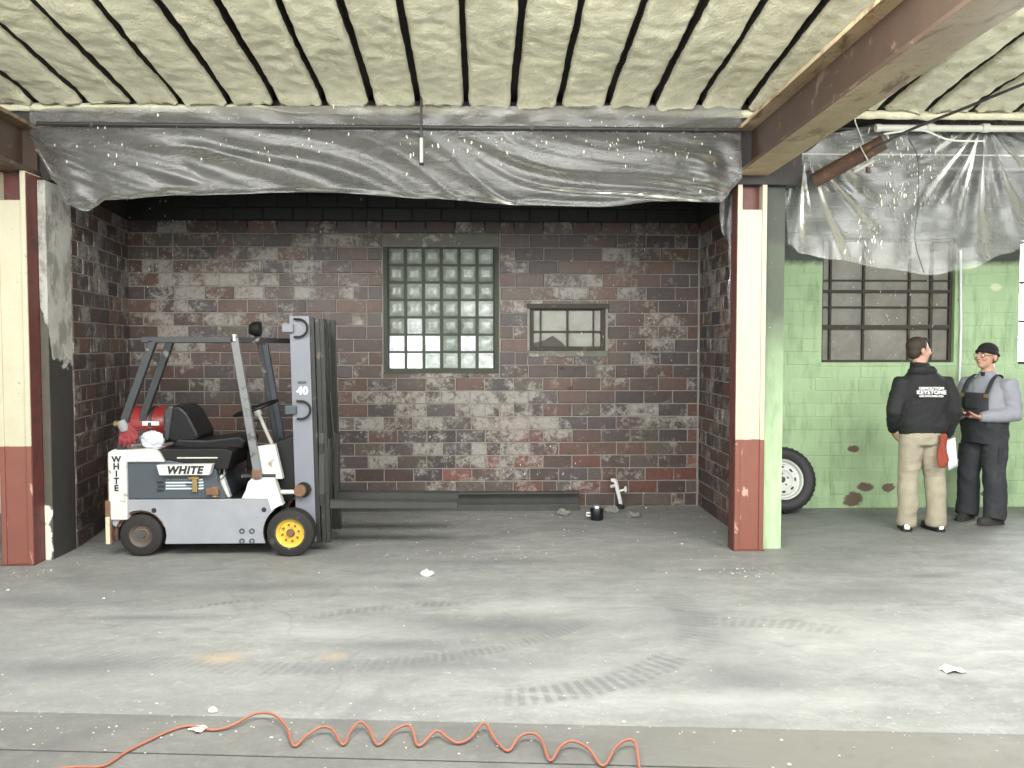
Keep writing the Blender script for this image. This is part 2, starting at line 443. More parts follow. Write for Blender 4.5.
# ------------------------------------------------------------------ brick walls
BH, BL, JT = .1355, .305, .011
def brick_variants():
    out = []
    rnd = random.Random(3)
    for k in range(5):
        L, H, D = BL - JT, BH - JT, .06
        j = lambda a: rnd.uniform(-a, a)
        m = MB(); e = .005
        F = [(-L / 2 + e + j(.002), -D / 2 + j(.0015), -H / 2 + e + j(.002)), (L / 2 - e + j(.002), -D / 2 + j(.0015), -H / 2 + e + j(.002)),
             (L / 2 - e + j(.002), -D / 2 + j(.0015), H / 2 - e + j(.002)), (-L / 2 + e + j(.002), -D / 2 + j(.0015), H / 2 - e + j(.002))]
        S = [(-L / 2, -D / 2 + e, -H / 2), (L / 2, -D / 2 + e, -H / 2), (L / 2, -D / 2 + e, H / 2), (-L / 2, -D / 2 + e, H / 2)]
        B = [(x, D / 2, z) for x, y, z in S]
        m.add(F + S + B, [(0, 1, 2, 3)] + [(a, 4 + a, 4 + (a + 1) % 4, (a + 1) % 4) for a in range(4)] + [(4 + a, 8 + a, 8 + (a + 1) % 4, 4 + (a + 1) % 4) for a in range(4)] + [(11, 10, 9, 8)])
        out.append(m.mesh('brick'))
    return out
BV = brick_variants()
for b in BV: b.materials.append(M['brick'])
BVG = brick_variants()
for b in BVG: b.materials.append(M['green_brick'])

def brick_wall(wall, p0, ang, length, z1, tint, openings=(), limit=300, rank=None, variants=BV, restmat=None, proud=.008, seed=1):
    """lay a running bond along local x from p0; bricks stand proud of the wall face"""
    rnd = random.Random(seed); items = []
    ux, uy = math.cos(ang), math.sin(ang); nx, ny = math.sin(ang), -math.cos(ang)
    for r in range(int(z1 / BH)):
        za, zb = r * BH, (r + 1) * BH
        u = -BL if r % 2 else -BL / 2
        u += rnd.uniform(-.012, .012)
        while u < length:
            spans = [(max(u, 0), min(u + BL, length))]
            u += BL
            for (a, b, c, d) in openings:
                new = []
                for s, e in spans:
                    if zb > c + .004 and za < d - .004 and e > a and s < b:
                        if s < a - .001: new.append((s, a))
                        if e > b + .001: new.append((b, e))
                        s2, e2 = max(s, a), min(e, b)
                        if c - za > .03 and e2 - s2 > .03: items.append((s2, e2, za, c + JT * .5))
                        if zb - d > .03 and e2 - s2 > .03: items.append((s2, e2, d - JT * .5, zb))
                    else: new.append((s, e))
                spans = new
            for s, e in spans:
                if e - s < .035: continue
                if e - s > .25 and rnd.random() < .06:
                    mid = (s + e) / 2; items += [(s, mid, za, zb), (mid, e, za, zb)]
                else: items.append((s, e, za, zb))
    def w(uu, z): return Vector((p0[0] + ux * uu, p0[1] + uy * uu, z))
    if rank: items.sort(key=lambda i: rank((i[0] + i[1]) / 2, i[2], i[1] - i[0]))
    rest = MB(); cols = []
    for k, (s, e, za, zb) in enumerate(items):
        mid, zc = (s + e) / 2, (za + zb) / 2; sz = (zb - za - JT) / (BH - JT)
        p = w(mid, zc); off = .03 - proud + rnd.uniform(-.002, .003)
        p += Vector((-nx * off, -ny * off, rnd.uniform(-.0015, .0015)))
        col = tint(mid, zc, rnd)
        me = variants[rnd.randrange(len(variants))]; sx = (e - s - JT) / (BL - JT)
        if k < limit:
            o = bpy.data.objects.new('brick', me); COL.objects.link(o); o.parent = wall
            o.location = p - wall.location; o.rotation_euler = (R(rnd.uniform(-.4, .4)), R(rnd.uniform(-.4, .4)), ang); o.scale = (sx, 1, sz); o.color = col
        else:
            Mx = Matrix.Translation(p - wall.location) @ Matrix.Rotation(ang, 4, 'Z') @ Matrix.Diagonal((sx, 1, sz, 1))
            rest.add([Mx @ v.co for v in me.vertices], [tuple(q.vertices) for q in me.polygons]); cols += [col] * len(me.vertices)
    if rest.v:
        me = bpy.data.meshes.new('brick_remainder'); me.from_pydata(rest.v, [], rest.f); me.update()
        at = me.color_attributes.new('brick_tint', 'FLOAT_COLOR', 'POINT')
        for i, c in enumerate(cols): at.data[i].color = c
        o = link('brick_remainder', me, restmat or M['brick_rest'], wall); o['kind'] = 'stuff'

PAL = [(.070, .046, .040), (.090, .052, .042), (.055, .042, .042), (.098, .054, .040), (.082, .064, .052), (.062, .047, .049), (.080, .050, .045)]
def tint_back(u, z, rnd):
    X = u - 3.62
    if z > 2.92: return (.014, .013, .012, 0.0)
    c = rnd.choice(PAL)
    if X > .3 and .15 < z < .9 and rnd.random() < .28: c = (.135, .055, .042)
    if X < .6 and .3 < z < .6 and rnd.random() < .4: c = (.14, .052, .042)
    k = rnd.uniform(.8, 1.2)
    w = .12 + .30 * max(0, noise.noise(Vector((X * .9, z * 1.1, 3.1)))) + rnd.choice((0, 0, 0, .1, .25))
    for (cx, cz, rx, rz, a) in ((.25, 1.0, .45, .32, .40), (-.9, .85, .9, .5, .18), (-2.2, 2.45, .9, .35, .30), (1.85, .95, .35, .2, .22), (.1, .45, 1.3, .3, .1), (-3.2, 2.0, .4, .9, .16), (1.9, 1.9, .3, .6, .1)):
        d = ((X - cx) / rx) ** 2 + ((z - cz) / rz) ** 2
        w += a * math.exp(-d)
    return (c[0] * k, c[1] * k, c[2] * k, min(w, .60))
def tint_side(u, z, rnd):
    c = rnd.choice(PAL); k = rnd.uniform(.6, 1.15)
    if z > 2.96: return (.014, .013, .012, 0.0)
    return (c[0] * k, c[1] * k * 1.02, c[2] * k * 1.05, rnd.choice((.1, .18, .28, .36)) + .10 * min(1, z / 2) + .2 * max(0, noise.noise(Vector((u * 2, z * 1.4, 8)))))
tint_green = lambda u, z, rnd: (.3, .5, .25, 1)

YW = 9.2
RY = .6
GW = (-.993, .164, 1.425, 2.830)     # glass block opening x0 x1 z0 z1
SW = (.505, 1.302, 1.640, 2.110)     # small steel window
def holed_wall(x0, x1, z0, z1, y0, y1, holes):
    m = MB(); xs = sorted({x0, x1, *[h[0] for h in holes], *[h[1] for h in holes]}); zs = sorted({z0, z1, *[h[2] for h in holes], *[h[3] for h in holes]})
    for a, b in zip(xs, xs[1:]):
        for c, d in zip(zs, zs[1:]):
            if any(h[0] <= a and b <= h[1] and h[2] <= c and d <= h[3] for h in holes): continue
            m.span(a, b, y0, y1, c, d)
    return m
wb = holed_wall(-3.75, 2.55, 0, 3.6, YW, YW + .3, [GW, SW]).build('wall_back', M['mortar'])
tag(wb, 'back wall of brown glazed brick with pale mortar and white stains', kind='structure')
def rank_back(u, z, L):
    X = u - 3.62; s = 0
    if z > 2.83: s += 5
    if X < -1.15 and z < .95: s += 4 if X < -1.6 else 2
    if L < .2: s += 1
    return s + abs(X) * .1
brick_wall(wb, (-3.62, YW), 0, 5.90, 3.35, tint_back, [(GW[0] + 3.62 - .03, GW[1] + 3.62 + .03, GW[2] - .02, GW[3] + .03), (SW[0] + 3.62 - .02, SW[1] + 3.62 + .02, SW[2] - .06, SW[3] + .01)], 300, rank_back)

LA = math.atan2(9.2 - 7.42, -3.62 + 3.385)          # left return wall runs back and a little outwards
LL = math.hypot(9.2 - 7.42, .235)
wl = MB()
def slant(m, p0, ang, L, th, z1):
    ux, uy = math.cos(ang), math.sin(ang); nx, ny = math.sin(ang), -math.cos(ang)
    q = [(p0[0], p0[1]), (p0[0] + ux * L, p0[1] + uy * L), (p0[0] + ux * L - nx * th, p0[1] + uy * L - ny * th), (p0[0] - nx * th, p0[1] - ny * th)]
    return m.add([(a, b, 0) for a, b in q] + [(a, b, z1) for a, b in q], [(3, 2, 1, 0), (4, 5, 6, 7), (0, 1, 5, 4), (1, 2, 6, 5), (2, 3, 7, 6), (3, 0, 4, 7)])
wl = slant(MB(), (-3.385, 7.42), LA, LL, .12, 3.3).build('wall_left', M['mortar'])
tag(wl, 'dark brick return wall on the left behind the lift truck', kind='structure')
brick_wall(wl, (-3.385, 7.42), LA, LL - .01, 3.0, tint_side, (), 300, None, seed=5)

wr = MB().span(2.30, 2.42, 7.42, 9.2, 0, 3.3).build('wall_right', M['mortar'])
tag(wr, 'dark brick return wall on the right beside the cream column', kind='structure')
brick_wall(wr, (2.30, 9.19), R(-90), 1.77, 3.0, tint_side, (), 300, None, seed=9)

pg = MB().span(2.335, 2.50, 7.21, 7.42, 0, 3.0).span(2.42, 2.55, 7.42, 9.0, 0, 3.3).build('wall_partition', M['green_soot_shade'])
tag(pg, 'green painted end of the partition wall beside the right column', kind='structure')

# green wall of the next bay
GY = 9.0
W3 = (3.52, 4.915, 1.515, 2.80)
W4 = (5.60, 6.75, 1.50, 2.78)
wg = holed_wall(2.55, 7.6, 0, 3.7, GY, GY + .3, [W3, W4]).build('wall_green', M['green'])
tag(wg, 'lime green painted brick wall behind the two men', kind='structure')
brick_wall(wg, (2.55, GY), 0, 5.0, 3.65, tint_green, [(W3[0] - 2.57, W3[1] - 2.53, W3[2] - .04, W3[3]), (W4[0] - 2.57, W4[1] - 2.53, W4[2] - .04, W4[3])], 300,
           lambda u, z, L: (5 if z > 2.6 else 0) + (3 if u > 3.1 else 0) + (1 if L < .2 else 0), BVG, M['green'], .004, 11)

tag(MB().span(-9, -3.75, 9.0, 9.3, 0, 4.6).build('wall_far_left', M['pale_wall']), 'pale wall glimpsed left of the left column', kind='structure')
tag(MB().span(-9.2, -9, RY, 9.3, 0, 4.9).build('wall_side_left', M['pale_wall']), 'pale side wall of the hall on the left', kind='structure')
tag(MB().span(7.6, 7.8, RY, 9.3, 0, 4.9).build('wall_side_right', M['pale_wall']), 'pale side wall of the hall on the right', kind='structure')

# ------------------------------------------------------------------ ceiling: foam-covered roof deck falling towards the bay
CY, CZ, CS = 7.06, 3.585, -.112       # foam ends at CY, underside height CZ there, slope
RY = .6                               # the roof stops at the open doorway the photographer stands in
def cz(y): return CZ + CS * (y - CY)
dk = MB()
dk.add([(-9.2, RY, cz(RY) + .10), (7.8, RY, cz(RY) + .10), (7.8, 9.4, cz(9.4) + .10), (-9.2, 9.4, cz(9.4) + .10),
        (-9.2, RY, cz(RY) + .25), (7.8, RY, cz(RY) + .25), (7.8, 9.4, cz(9.4) + .25), (-9.2, 9.4, cz(9.4) + .25)],
       [(0, 1, 2, 3), (7, 6, 5, 4), (0, 4, 5, 1), (1, 5, 6, 2), (2, 6, 7, 3), (3, 7, 4, 0)])
ce = dk.build('ceiling', M['dark_deck'])
tag(ce, 'roof deck covered in pale yellow-green spray foam between dark gaps', kind='structure')
PW = .370
ys = [RY + .03, 1.5, 2.3, 3, 3.4, 3.8, 4.4] + [4.7 + .035 * i for i in range(68)]
ys = [y for y in ys if y < CY] + [CY - .02, CY]
def foam_panel(xc, k):
    gap = .047 + .014 * math.sin(k * 2.3)
    hw = (PW - gap) / 2; NX = 14; m = MB(); n = len(ys)
    for i, y in enumerate(ys):
        for j in range(NX + 1):
            s = -1 + 2 * j / NX
            wob = .012 * noise.noise(Vector((k * 3.1, y * 1.3, 0))) + .006 * noise.noise(Vector((k * 3.1, y * 6, 4)))
            x = xc + s * (hw + (wob if abs(s) > .7 else 0))
            edge = max(0, abs(s) - .80) / .20
            z = cz(y) + .030 * edge ** 2 + .022 * noise.noise(Vector((x * 3, y * 1.6, 1.7))) + .012 * noise.noise(Vector((x * 11, y * 9, 5))) + .006 * noise.noise(Vector((x * 26, y * 20, 2)))
            near_end = max(0, (y - (CY - .22)) / .22)
            z -= .022 * near_end * (.3 + .7 * (1 - abs(abs(s) - .85))) + .02 * near_end * noise.noise(Vector((x * 8, 2, k)))
            m.v.append(Vector((x, y, z)))
    W = NX + 1
    for i in range(n - 1):
        for j in range(NX):
            a = i * W + j; m.f.append((a, a + 1, a + W + 1, a + W))
    base = len(m.v)
    # sides up to the deck and the ragged far end
    rim = [i * W for i in range(n)] + [(n - 1) * W + j for j in range(1, NX + 1)] + [i * W + NX for i in range(n - 2, -1, -1)] + [j for j in range(NX - 1, 0, -1)]
    for q in rim:
        p = m.v[q]; m.v.append(Vector((p.x, p.y, cz(p.y) + .11)))
    L = len(rim)
    for i in range(L):
        m.f.append((rim[i], base + i, base + (i + 1) % L, rim[(i + 1) % L]))
    nf = (n - 1) * NX
    o = m.build('foam_panel', M['foam'], ce, smooth='all'); o.data.materials.append(M['dark_deck'])
    for q in o.data.polygons:
        if q.index >= nf: q.material_index = 1      # side faces between panels take the dark deck colour
    return o
x0 = at_y(466, 104, CY).x
for k in range(-15, 17):
    foam_panel(x0 + PW * (k + .5), k)
# lumpy foam bead along the end of the deck
m = MB(); pts = []; rr = []
for i in range(220):
    x = -4.4 + 9.4 * i / 219
    pts.append((x, CY + .03 + .012 * noise.noise(Vector((x * 4, 0, 0))), cz(CY) - .03 + .016 * noise.noise(Vector((x * 7, 3, 0))))); rr.append(.034 + .012 * noise.noise(Vector((x * 9, 7, 0))))
m.tube(pts, rr, 8).build('foam_bead', M['foam'], ce, smooth='all')

# dark lintel beams carrying the edge of the deck, and the low roof over the recess
lt = MB().span(-3.78, 2.60, 7.12, 7.40, 3.0, 3.64).build('trim_1', M['dark_steel'])
tag(lt, 'dark steel lintel over the brick recess, behind the plastic sheeting', kind='structure')
lt2 = MB().span(2.60, 7.6, 7.62, 7.75, 3.25, 3.64).build('trim_2', M['soot_wall'])
tag(lt2, 'sooty lintel over the green bay, behind the plastic sheeting', kind='structure')
rc = MB().span(-3.78, 2.55, 7.40, 9.5, 3.30, 3.42).build('ceiling_recess', M['dark_steel'])
tag(rc, 'low dark ceiling over the brick recess', kind='structure')

# ------------------------------------------------------------------ windows
M['muntin'] = surf('rusty_muntin', (.045, .038, .030), .7, 0, .35, wear=(.10, .075, .05), wamt=.42)
M['block_joint'] = surf('block_joint', (.055, .06, .045), .8, world=True)
M['lintel'] = surf('window_lintel', (.15, .15, .125), .8, 0, .3, wear=(.35, .33, .28), wamt=.42, world=True)
def block_mat():
    t = NT('glass_block'); oi = t.n('ShaderNodeObjectInfo')
    n = t.noise(16, 4, .6, t.pos); w = t.n('ShaderNodeTexWave', wave_type='BANDS', bands_direction='Z'); w.inputs['Scale'].default_value = 22
    t.put(w.inputs['Vector'], t.pos)
    c = t.mix(n, (.07, .08, .062), (.20, .215, .185))
    m = t.out(c, .12, 0, t.math('ADD', n, t.math('MULTIPLY', w.outputs['Fac'], .25)), .25, .01, .6)
    # daylight coming through from outside, block by block
    t.put(t.p.inputs['Emission Color'], oi.outputs['Color'])
    e = t.math('MULTIPLY', oi.outputs['Alpha'], t.math('ADD', t.remap(n, .3, .7, .55, 1.35), t.math('MULTIPLY', w.outputs['Fac'], .1)))
    t.put(t.p.inputs['Emission Strength'], e)
    return m
M['block'] = block_mat()
w1 = empty('window_1', (GW[0], YW, GW[2]), 'glass block window of six by seven blocks, brightest at lower left', None, kind='structure')
fr = MB().span(GW[0], GW[1], YW + .03, YW + .12, GW[2], GW[3])
fr.span(GW[0] - .02, GW[0] + .022, YW - .015, YW + .1, GW[2] - .02, GW[3]).span(GW[1] - .022, GW[1] + .02, YW - .015, YW + .1, GW[2] - .02, GW[3]).span(GW[0], GW[1], YW - .012, YW + .1, GW[2] - .02, GW[2] + .02)
fr.build('frame', M['block_joint'], w1)
MB().span(GW[0] - .02, GW[1] + .02, YW - .03, YW + .1, GW[3] - .12, GW[3] + .02).build('lintel', M['lintel'], w1, bevel=.006)
bx0, bx1, bz0, bz1 = GW[0] + .022, GW[1] - .022, GW[2] + .02, GW[3] - .12
pw, ph = (bx1 - bx0) / 6, (bz1 - bz0) / 7
bm_ = MB(); a, b, h = pw / 2 - .017, ph / 2 - .012, .03
NB = 6
for i in range(NB + 1):
    for j in range(NB + 1):
        u, v = -1 + 2 * i / NB, -1 + 2 * j / NB
        bm_.v.append(Vector((u * a, -h * (1 - max(abs(u), abs(v)) ** 6) , v * b)))
for i in range(NB):
    for j in range(NB):
        q = i * (NB + 1) + j; bm_.f.append((q, q + 1, q + NB + 2, q + NB + 1))
ring = [i * (NB + 1) for i in range(NB + 1)] + [NB * (NB + 1) + j for j in range(1, NB + 1)] + [i * (NB + 1) + NB for i in range(NB - 1, -1, -1)] + [j for j in range(NB - 1, 0, -1)]
k0 = len(bm_.v)
for q in ring: p = bm_.v[q]; bm_.v.append(Vector((p.x, .05, p.z)))
for i in range(len(ring)): bm_.f.append((ring[i], ring[(i + 1) % len(ring)], k0 + (i + 1) % len(ring), k0 + i))
bm_.f.append(tuple(k0 + i for i in range(len(ring))))
bmesh_ = bm_.mesh('glass_block'); bmesh_.materials.append(M['block'])
for p in bmesh_.polygons: p.use_smooth = True
bright = [[.03, .05, .04, .05, .06, .06], [.03, .05, .05, .06, .07, .06], [.04, .10, .13, .07, .09, .07], [.10, .13, .11, .10, .28, .26],
          [.07, .34, .13, .07, .09, .16], [.55, 1.1, .60, .10, .58, .22], [1.0, 1.1, .36, .22, .32, .42]]
for r in range(7):
    for c in range(6):
        o = bpy.data.objects.new('glass_block', bmesh_); COL.objects.link(o); o.parent = w1
        o.location = Vector((bx0 + pw * (c + .5), YW + .022, bz1 - ph * (r + .5))) - w1.location
        e = bright[r][c] * .8; tn = min(1, e * 2)
        o.color = (.80 + .12 * tn, .92 + .05 * tn, .76 + .26 * tn, e)

def pane_mat(name, c0, c1, rough=.35):
    t = NT(name); n = t.noise(4, 7, .68, t.pos, .4)
    c = t.mix(t.remap(n, .3, .7), c0, c1)
    c = t.mix(t.remap(t.noise(45, 4, .7, t.pos), .66, .72), c, (.4, .4, .36))
    return t.out(c, rough, 0, n, .15, .004, .4)
M['pane_dusty'] = pane_mat('dusty_pane', (.20, .20, .17), (.36, .355, .32))
M['pane_grey'] = pane_mat('grimy_pane', (.16, .15, .13), (.29, .275, .245))
def steel_window(name, label, box, Y, vs, hs, mat_pane, thick=.018, depth=.03, frame=.03, pane_y=.03):
    """vs / hs: (position, width) of the bars; a pane fills every cell between them"""
    x0, x1, z0, z1 = box
    w = empty(name, ((x0 + x1) / 2, Y, z0), label, None, kind='structure')
    f = MB(); f.span(x0, x0 + frame, Y, Y + .09, z0, z1).span(x1 - frame, x1, Y, Y + .09, z0, z1).span(x0 + frame, x1 - frame, Y, Y + .09, z1 - frame, z1).span(x0 + frame, x1 - frame, Y, Y + .09, z0, z0 + frame)
    f.build('frame', M['muntin'], w, bevel=.003)
    xs = [x0 + frame] + [v[0] for v in vs] + [x1 - frame]; zs = [z0 + frame] + [h[0] for h in hs] + [z1 - frame]
    for p, t in vs: MB().span(p - t / 2, p + t / 2, Y + .008, Y + .008 + depth, z0 + frame, z1 - frame).build('muntin', M['muntin'], w)
    for p, t in hs: MB().span(x0 + frame, x1 - frame, Y + .004, Y + .004 + depth + .01, p - t / 2, p + t / 2).build('muntin', M['muntin'], w)
    for a, b in zip(xs, xs[1:]):
        for c, d in zip(zs, zs[1:]):
            MB().span(a, b, Y + pane_y + .01, Y + pane_y + .016, c, d).build('pane', mat_pane, w)
    return w
def xz(a, b, Y): p = at_y(a, b, Y); return p.x, p.z
w2 = steel_window('window_2', 'small steel-framed window with dusty panes, one of them broken', SW, YW + .03,
                  [(xz(541, 330, YW)[0], .016), (xz(568, 330, YW)[0], .02), (xz(594, 330, YW)[0], .014)], [(xz(568, 331.5, YW)[1], .016)], M['pane_dusty'], frame=.045)
MB().prism([xz(532, 349, YW), xz(566, 346, YW), xz(562, 342, YW), xz(553, 335.5, YW), xz(545, 340, YW), xz(534, 343, YW)], YW + .062, YW + .070).build('broken_hole', M['groove'], w2)
MB().span(SW[0] - .02, SW[1] + .02, YW - .02, YW + .06, SW[2] - .065, SW[2]).build('sill', M['lintel'], w2, bevel=.006)
MB().span(SW[0] - .03, SW[1] + .04, YW - .015, YW + .06, SW[3] - .03, SW[3] + .02).build('head_bar', M['muntin'], w2, bevel=.004)
w3 = steel_window('window_3', 'grimy steel-framed window with many panes in the green wall', W3, GY + .05,
                  [(xz(832.5, 320, GY)[0], .022), (xz(866, 320, GY)[0], .022), (xz(912, 320, GY)[0], .022), (xz(934, 320, GY)[0], .03)],
                  [(xz(880, 327, GY)[1], .045), (xz(880, 307, GY)[1], .016), (xz(880, 291, GY)[1], .028), (xz(880, 280, GY)[1], .014)], M['pane_grey'])
MB().span(W3[0] - .02, W3[1] + .03, GY - .01, GY + .06, W3[2] - .035, W3[2] + .005).build('sill', M['green'], w3, bevel=.006)
t = NT('daylit_pane')
M['daylit'] = t.out((.8, .82, .82), .2, Emission_Color=(.96, .98, 1.0, 1), Emission_Strength=20.0)
w4 = steel_window('window_4', 'bright daylit window at the right edge', W4, GY + .05, [(5.98, .03), (6.37, .03)], [(1.95, .03), (2.35, .03)], M['daylit'])
MB().span(W4[0] - .03, W4[1] + .03, GY - .01, GY + .06, W4[2] - .04, W4[2]).build('sill', M['green'], w4)

# housings and glowing faces of the added fill-light panels
M['added_lamp_white'] = surf('added_lamp_housing', (.55, .55, .52), .5, 0, .1)
t = NT('added_lamp_diffuser'); M['tube'] = t.out((.9, .9, .88), .3, Emission_Color=(1, 1, .95, 1), Emission_Strength=2.5)
for i, (sx, sy, sz) in enumerate(ADDED_LAMPS):
    L = empty('added_lamp_panel', (sx, sy, sz), ('left', 'middle', 'right')[i] + ' of three added fill-light panels, tilted, out of view under the foam ceiling', 'lamp', 'added fill-light panels')
    T = Matrix.Rotation(ADDED_LAMP_TILT, 4, 'X')
    def lp(name, x0, x1, y0, y1, z0, z1, mat):
        m = MB().span(x0, x1, y0, y1, z0, z1); m.v = [T @ v for v in m.v]; return m.build(name, mat, L, local=True)
    for a_, b_, c_, d_ in ((-1.30, 1.30, -.66, -.61), (-1.30, 1.30, .61, .66), (-1.30, -1.26, -.61, .61), (1.26, 1.30, -.61, .61)): lp('frame', a_, b_, c_, d_, -.03, .05, M['added_lamp_white'])
    lp('diffuser', -1.26, 1.26, -.61, .61, -.012, .0, M['tube']); lp('back_plate', -1.26, 1.26, -.61, .61, .02, .03, M['added_lamp_white'])
    for dx in (-1.1, 1.1): MB().tube([(sx + dx, sy - .4, sz - .25), (sx + dx, sy - .4, cz(sy - .4) + .03)], .008, 6).build('hanger', M['dark_steel'], L)

# ------------------------------------------------------------------ columns, pier, beams
def h_column(xl, xr, yf, base_label, top, dp=.25):
    c = empty('steel_column', ((xl + xr) / 2, yf + .12, 0), base_label, 'column')
    for x in (xl, xr):
        s = 1 if x == xl else -1
        MB().span(min(x, x + s * .038), max(x, x + s * .038), yf, yf + dp, 0, top).build('flange', M['column'], c, bevel=.004)
        MB().span(min(x, x - s * .004), max(x, x - s * .004), yf + .012, yf + dp, 0, top - .01).build('flange_side', M['column_red'], c)
    MB().span(xl + .038, xr - .038, yf + .09, yf + .11, 0, top).build('web', M['column_red'], c)
    MB().span(xl + .036, xr - .036, yf + .012, yf + .024, 0, 2.80).build('cover_plate', M['column'], c, bevel=.003)
    MB().span(xl - .01, xr + .01, yf - .01, yf + dp + .01, 0, .012).build('base_plate', M['column_red'], c, bevel=.003)
    return c
h_column(2.085, 2.325, 7.13, 'cream over maroon steel column between brick recess and green bay', 3.065, .17)
h_column(-3.695, -3.455, 6.85, 'cream over maroon steel column at the left edge of the brick recess', 3.02)

def pier_mat():
    t = NT('peeling_plaster'); x, y, z = t.xyz()
    n = t.noise(6, 8, .68, t.pos, .6); n2 = t.noise(2.4, 7, .65, t.pos, .4)
    white = t.mix(n, (.24, .24, .215), (.50, .49, .455))
    white = t.mix(t.remap(t.noise(5, 7, .7, t.scale(t.pos, (1, 1, .55))), .48, .56, 0, .8), white, (.17, .16, .14))
    black = t.mix(n, (.016, .015, .014), (.05, .046, .04))
    brown = t.mix(n, (.05, .043, .035), (.10, .088, .07))
    fr = t.remap(y, 7.03, 7.05)           # 0 on the front face
    low = t.mix(fr, brown, black)
    edge = t.math('ADD', t.math('ADD', z, t.math('MULTIPLY', t.math('SUBTRACT', n2, .5), .7)), t.math('MULTIPLY', t.math('SUBTRACT', x, -3.45), 3.2))
    c = t.mix(t.remap(edge, t.remap(y, 7.03, 7.10, 2.05, 1.72), t.remap(y, 7.03, 7.10, 2.07, 1.74)), low, white)
    for cc, r in (((-3.43, 7.0, .36), (.06, .05, .08)), ((-3.43, 7.0, .12), (.055, .05, .17))):
        c = t.mix(t.blob(cc, r, t.noise(9, 4, .6, t.pos), .15), c, (.66, .64, .55))
    return t.out(c, .75, 0, n, .5, .01)
M['pier'] = pier_mat()
pier = MB()
N = 24
for i in range(N + 1):                       # slightly uneven plaster edge
    z = 2.98 * i / N; w = .006 * noise.noise(Vector((0, 0, z * 4)))
    pier.v += [Vector(p) for p in ((-3.446, 7.02, z), (-3.405 + w, 7.02, z), (-3.392 + w, 7.035, z), (-3.385 + w, 7.415, z), (-3.446, 7.415, z))]
for i in range(N):
    for j in range(5): a, b = i * 5 + j, i * 5 + (j + 1) % 5; pier.f.append((a, b, b + 5, a + 5))
pier.f += [(4, 3, 2, 1, 0), tuple(N * 5 + j for j in range(5))]
tag(pier.build('plaster_pier', M['pier']), 'peeling plaster pier, white above and black below, beside left column', 'pillar')

def i_beam(x0, x1, yf, z0, depth, label, slope=.022, y_near=.9, paint='beam'):
    """runs from the column head towards the doorway, rising a little"""
    b = empty('steel_beam', ((x0 + x1) / 2, yf, z0), label, 'beam')
    def piece(name, xa, xb, za, zb, mat):
        m = MB(); dz = (yf - y_near) * slope
        m.add([(xa, yf, za), (xb, yf, za), (xb, yf, zb), (xa, yf, zb), (xa, y_near, za + dz), (xb, y_near, za + dz), (xb, y_near, zb + dz), (xa, y_near, zb + dz)],
              [(0, 1, 2, 3), (7, 6, 5, 4), (0, 4, 5, 1), (1, 5, 6, 2), (2, 6, 7, 3), (3, 7, 4, 0)])
        return m.build(name, mat, b, bevel=.003)
    xm = (x0 + x1) / 2
    piece('bottom_flange', x0, x1, z0, z0 + .03, M[paint])
    for xa, xb in ((x0 - .003, x0 - .0002), (x1 + .0002, x1 + .003)): piece('flange_edge', xa, xb, z0 + .002, z0 + .03, M['beam_web'])
    piece('web', xm - .012, xm + .012, z0 + .03, z0 + depth - .03, M['beam_web'])
    piece('top_flange', x0, x1, z0 + depth - .03, z0 + depth, M[paint])
    for k in range(4): MB().lathe([(0.0001, -.012), (.016, -.012), (.016, .0), (.0001, .0)], (x0 + (.05 if k % 2 else x1 - x0 - .05), yf - .07 - .07 * (k // 2), z0 - .0), 'z', 6, False).build('bolt', M['beam_web'], b)
    MB().span(x0 + .01, x1 - .01, yf - .02, yf - .005, z0 + .03, z0 + depth - .03).build('end_plate', M['beam_web'], b)
    return b
i_beam(2.072, 2.325, 7.37, 3.066, .385, 'tan and rust-brown steel roof beam crossing the upper right corner')
i_beam(-3.72, -3.455, 7.09, 3.022, .385, 'brown steel beam end over the left column', paint='beam_dark')

# ------------------------------------------------------------------ pipes and cables overhead
M['dark_pipe'] = surf('dark_pipe', (.022, .021, .02), .5)
M['white_pipe'] = surf('pale_pipe', (.50, .50, .44), .6, 0, .25, wear=(.2, .2, .18), wamt=.36)
M['rust_pipe'] = surf('rusty_pipe', (.075, .040, .024), .75, 0, .4, 8, wear=(.16, .07, .035), wamt=.45)
M['cable'] = surf('black_cable', (.03, .03, .03), .5)
M['white_cable'] = surf('white_cable', (.6, .6, .56), .5)
def smooth_curve(pts, k=6):
    pts = [Vector(p) for p in pts]; out = []
    P = [2 * pts[0] - pts[1]] + pts + [2 * pts[-1] - pts[-2]]
    for i in range(1, len(P) - 2):
        for s in range(k):
            t = s / k; a, b, c, d = P[i - 1], P[i], P[i + 1], P[i + 2]
            out.append(.5 * ((2 * b) + (c - a) * t + (2 * a - 5 * b + 4 * c - d) * t * t + (3 * b - a - 3 * c + d) * t ** 3))
    out.append(pts[-1]); return out
cp = empty('conduit_pipe', (-.7, 6.985, 3.40), 'long dark conduit pipe in front of the plastic over the recess', 'pipe')
MB().tube([(-3.42, 6.985, 3.405), (-1, 6.985, 3.402), (2.07, 6.985, 3.402)], .015, 10).build('pipe', M['dark_pipe'], cp, smooth=True)
for x in (-3.0, -1.4, .4, 1.7): MB().span(x - .012, x + .012, 6.968, 7.10, 3.385, 3.420).build('clamp', M['dark_pipe'], cp)
dp = empty('sprinkler_drop', (-.464, 6.95, 3.62), 'thin vertical sprinkler drop pipe hanging before the plastic', 'pipe')
MB().tube([(-.463, 6.95, 3.66), (-.464, 6.95, 3.30)], .010, 8).build('pipe', M['dark_pipe'], dp, smooth=True)
MB().tube([(-.464, 6.95, 3.31), (-.464, 6.95, 3.12)], .013, 8).build('sleeve', M['white_pipe'], dp, smooth=True)
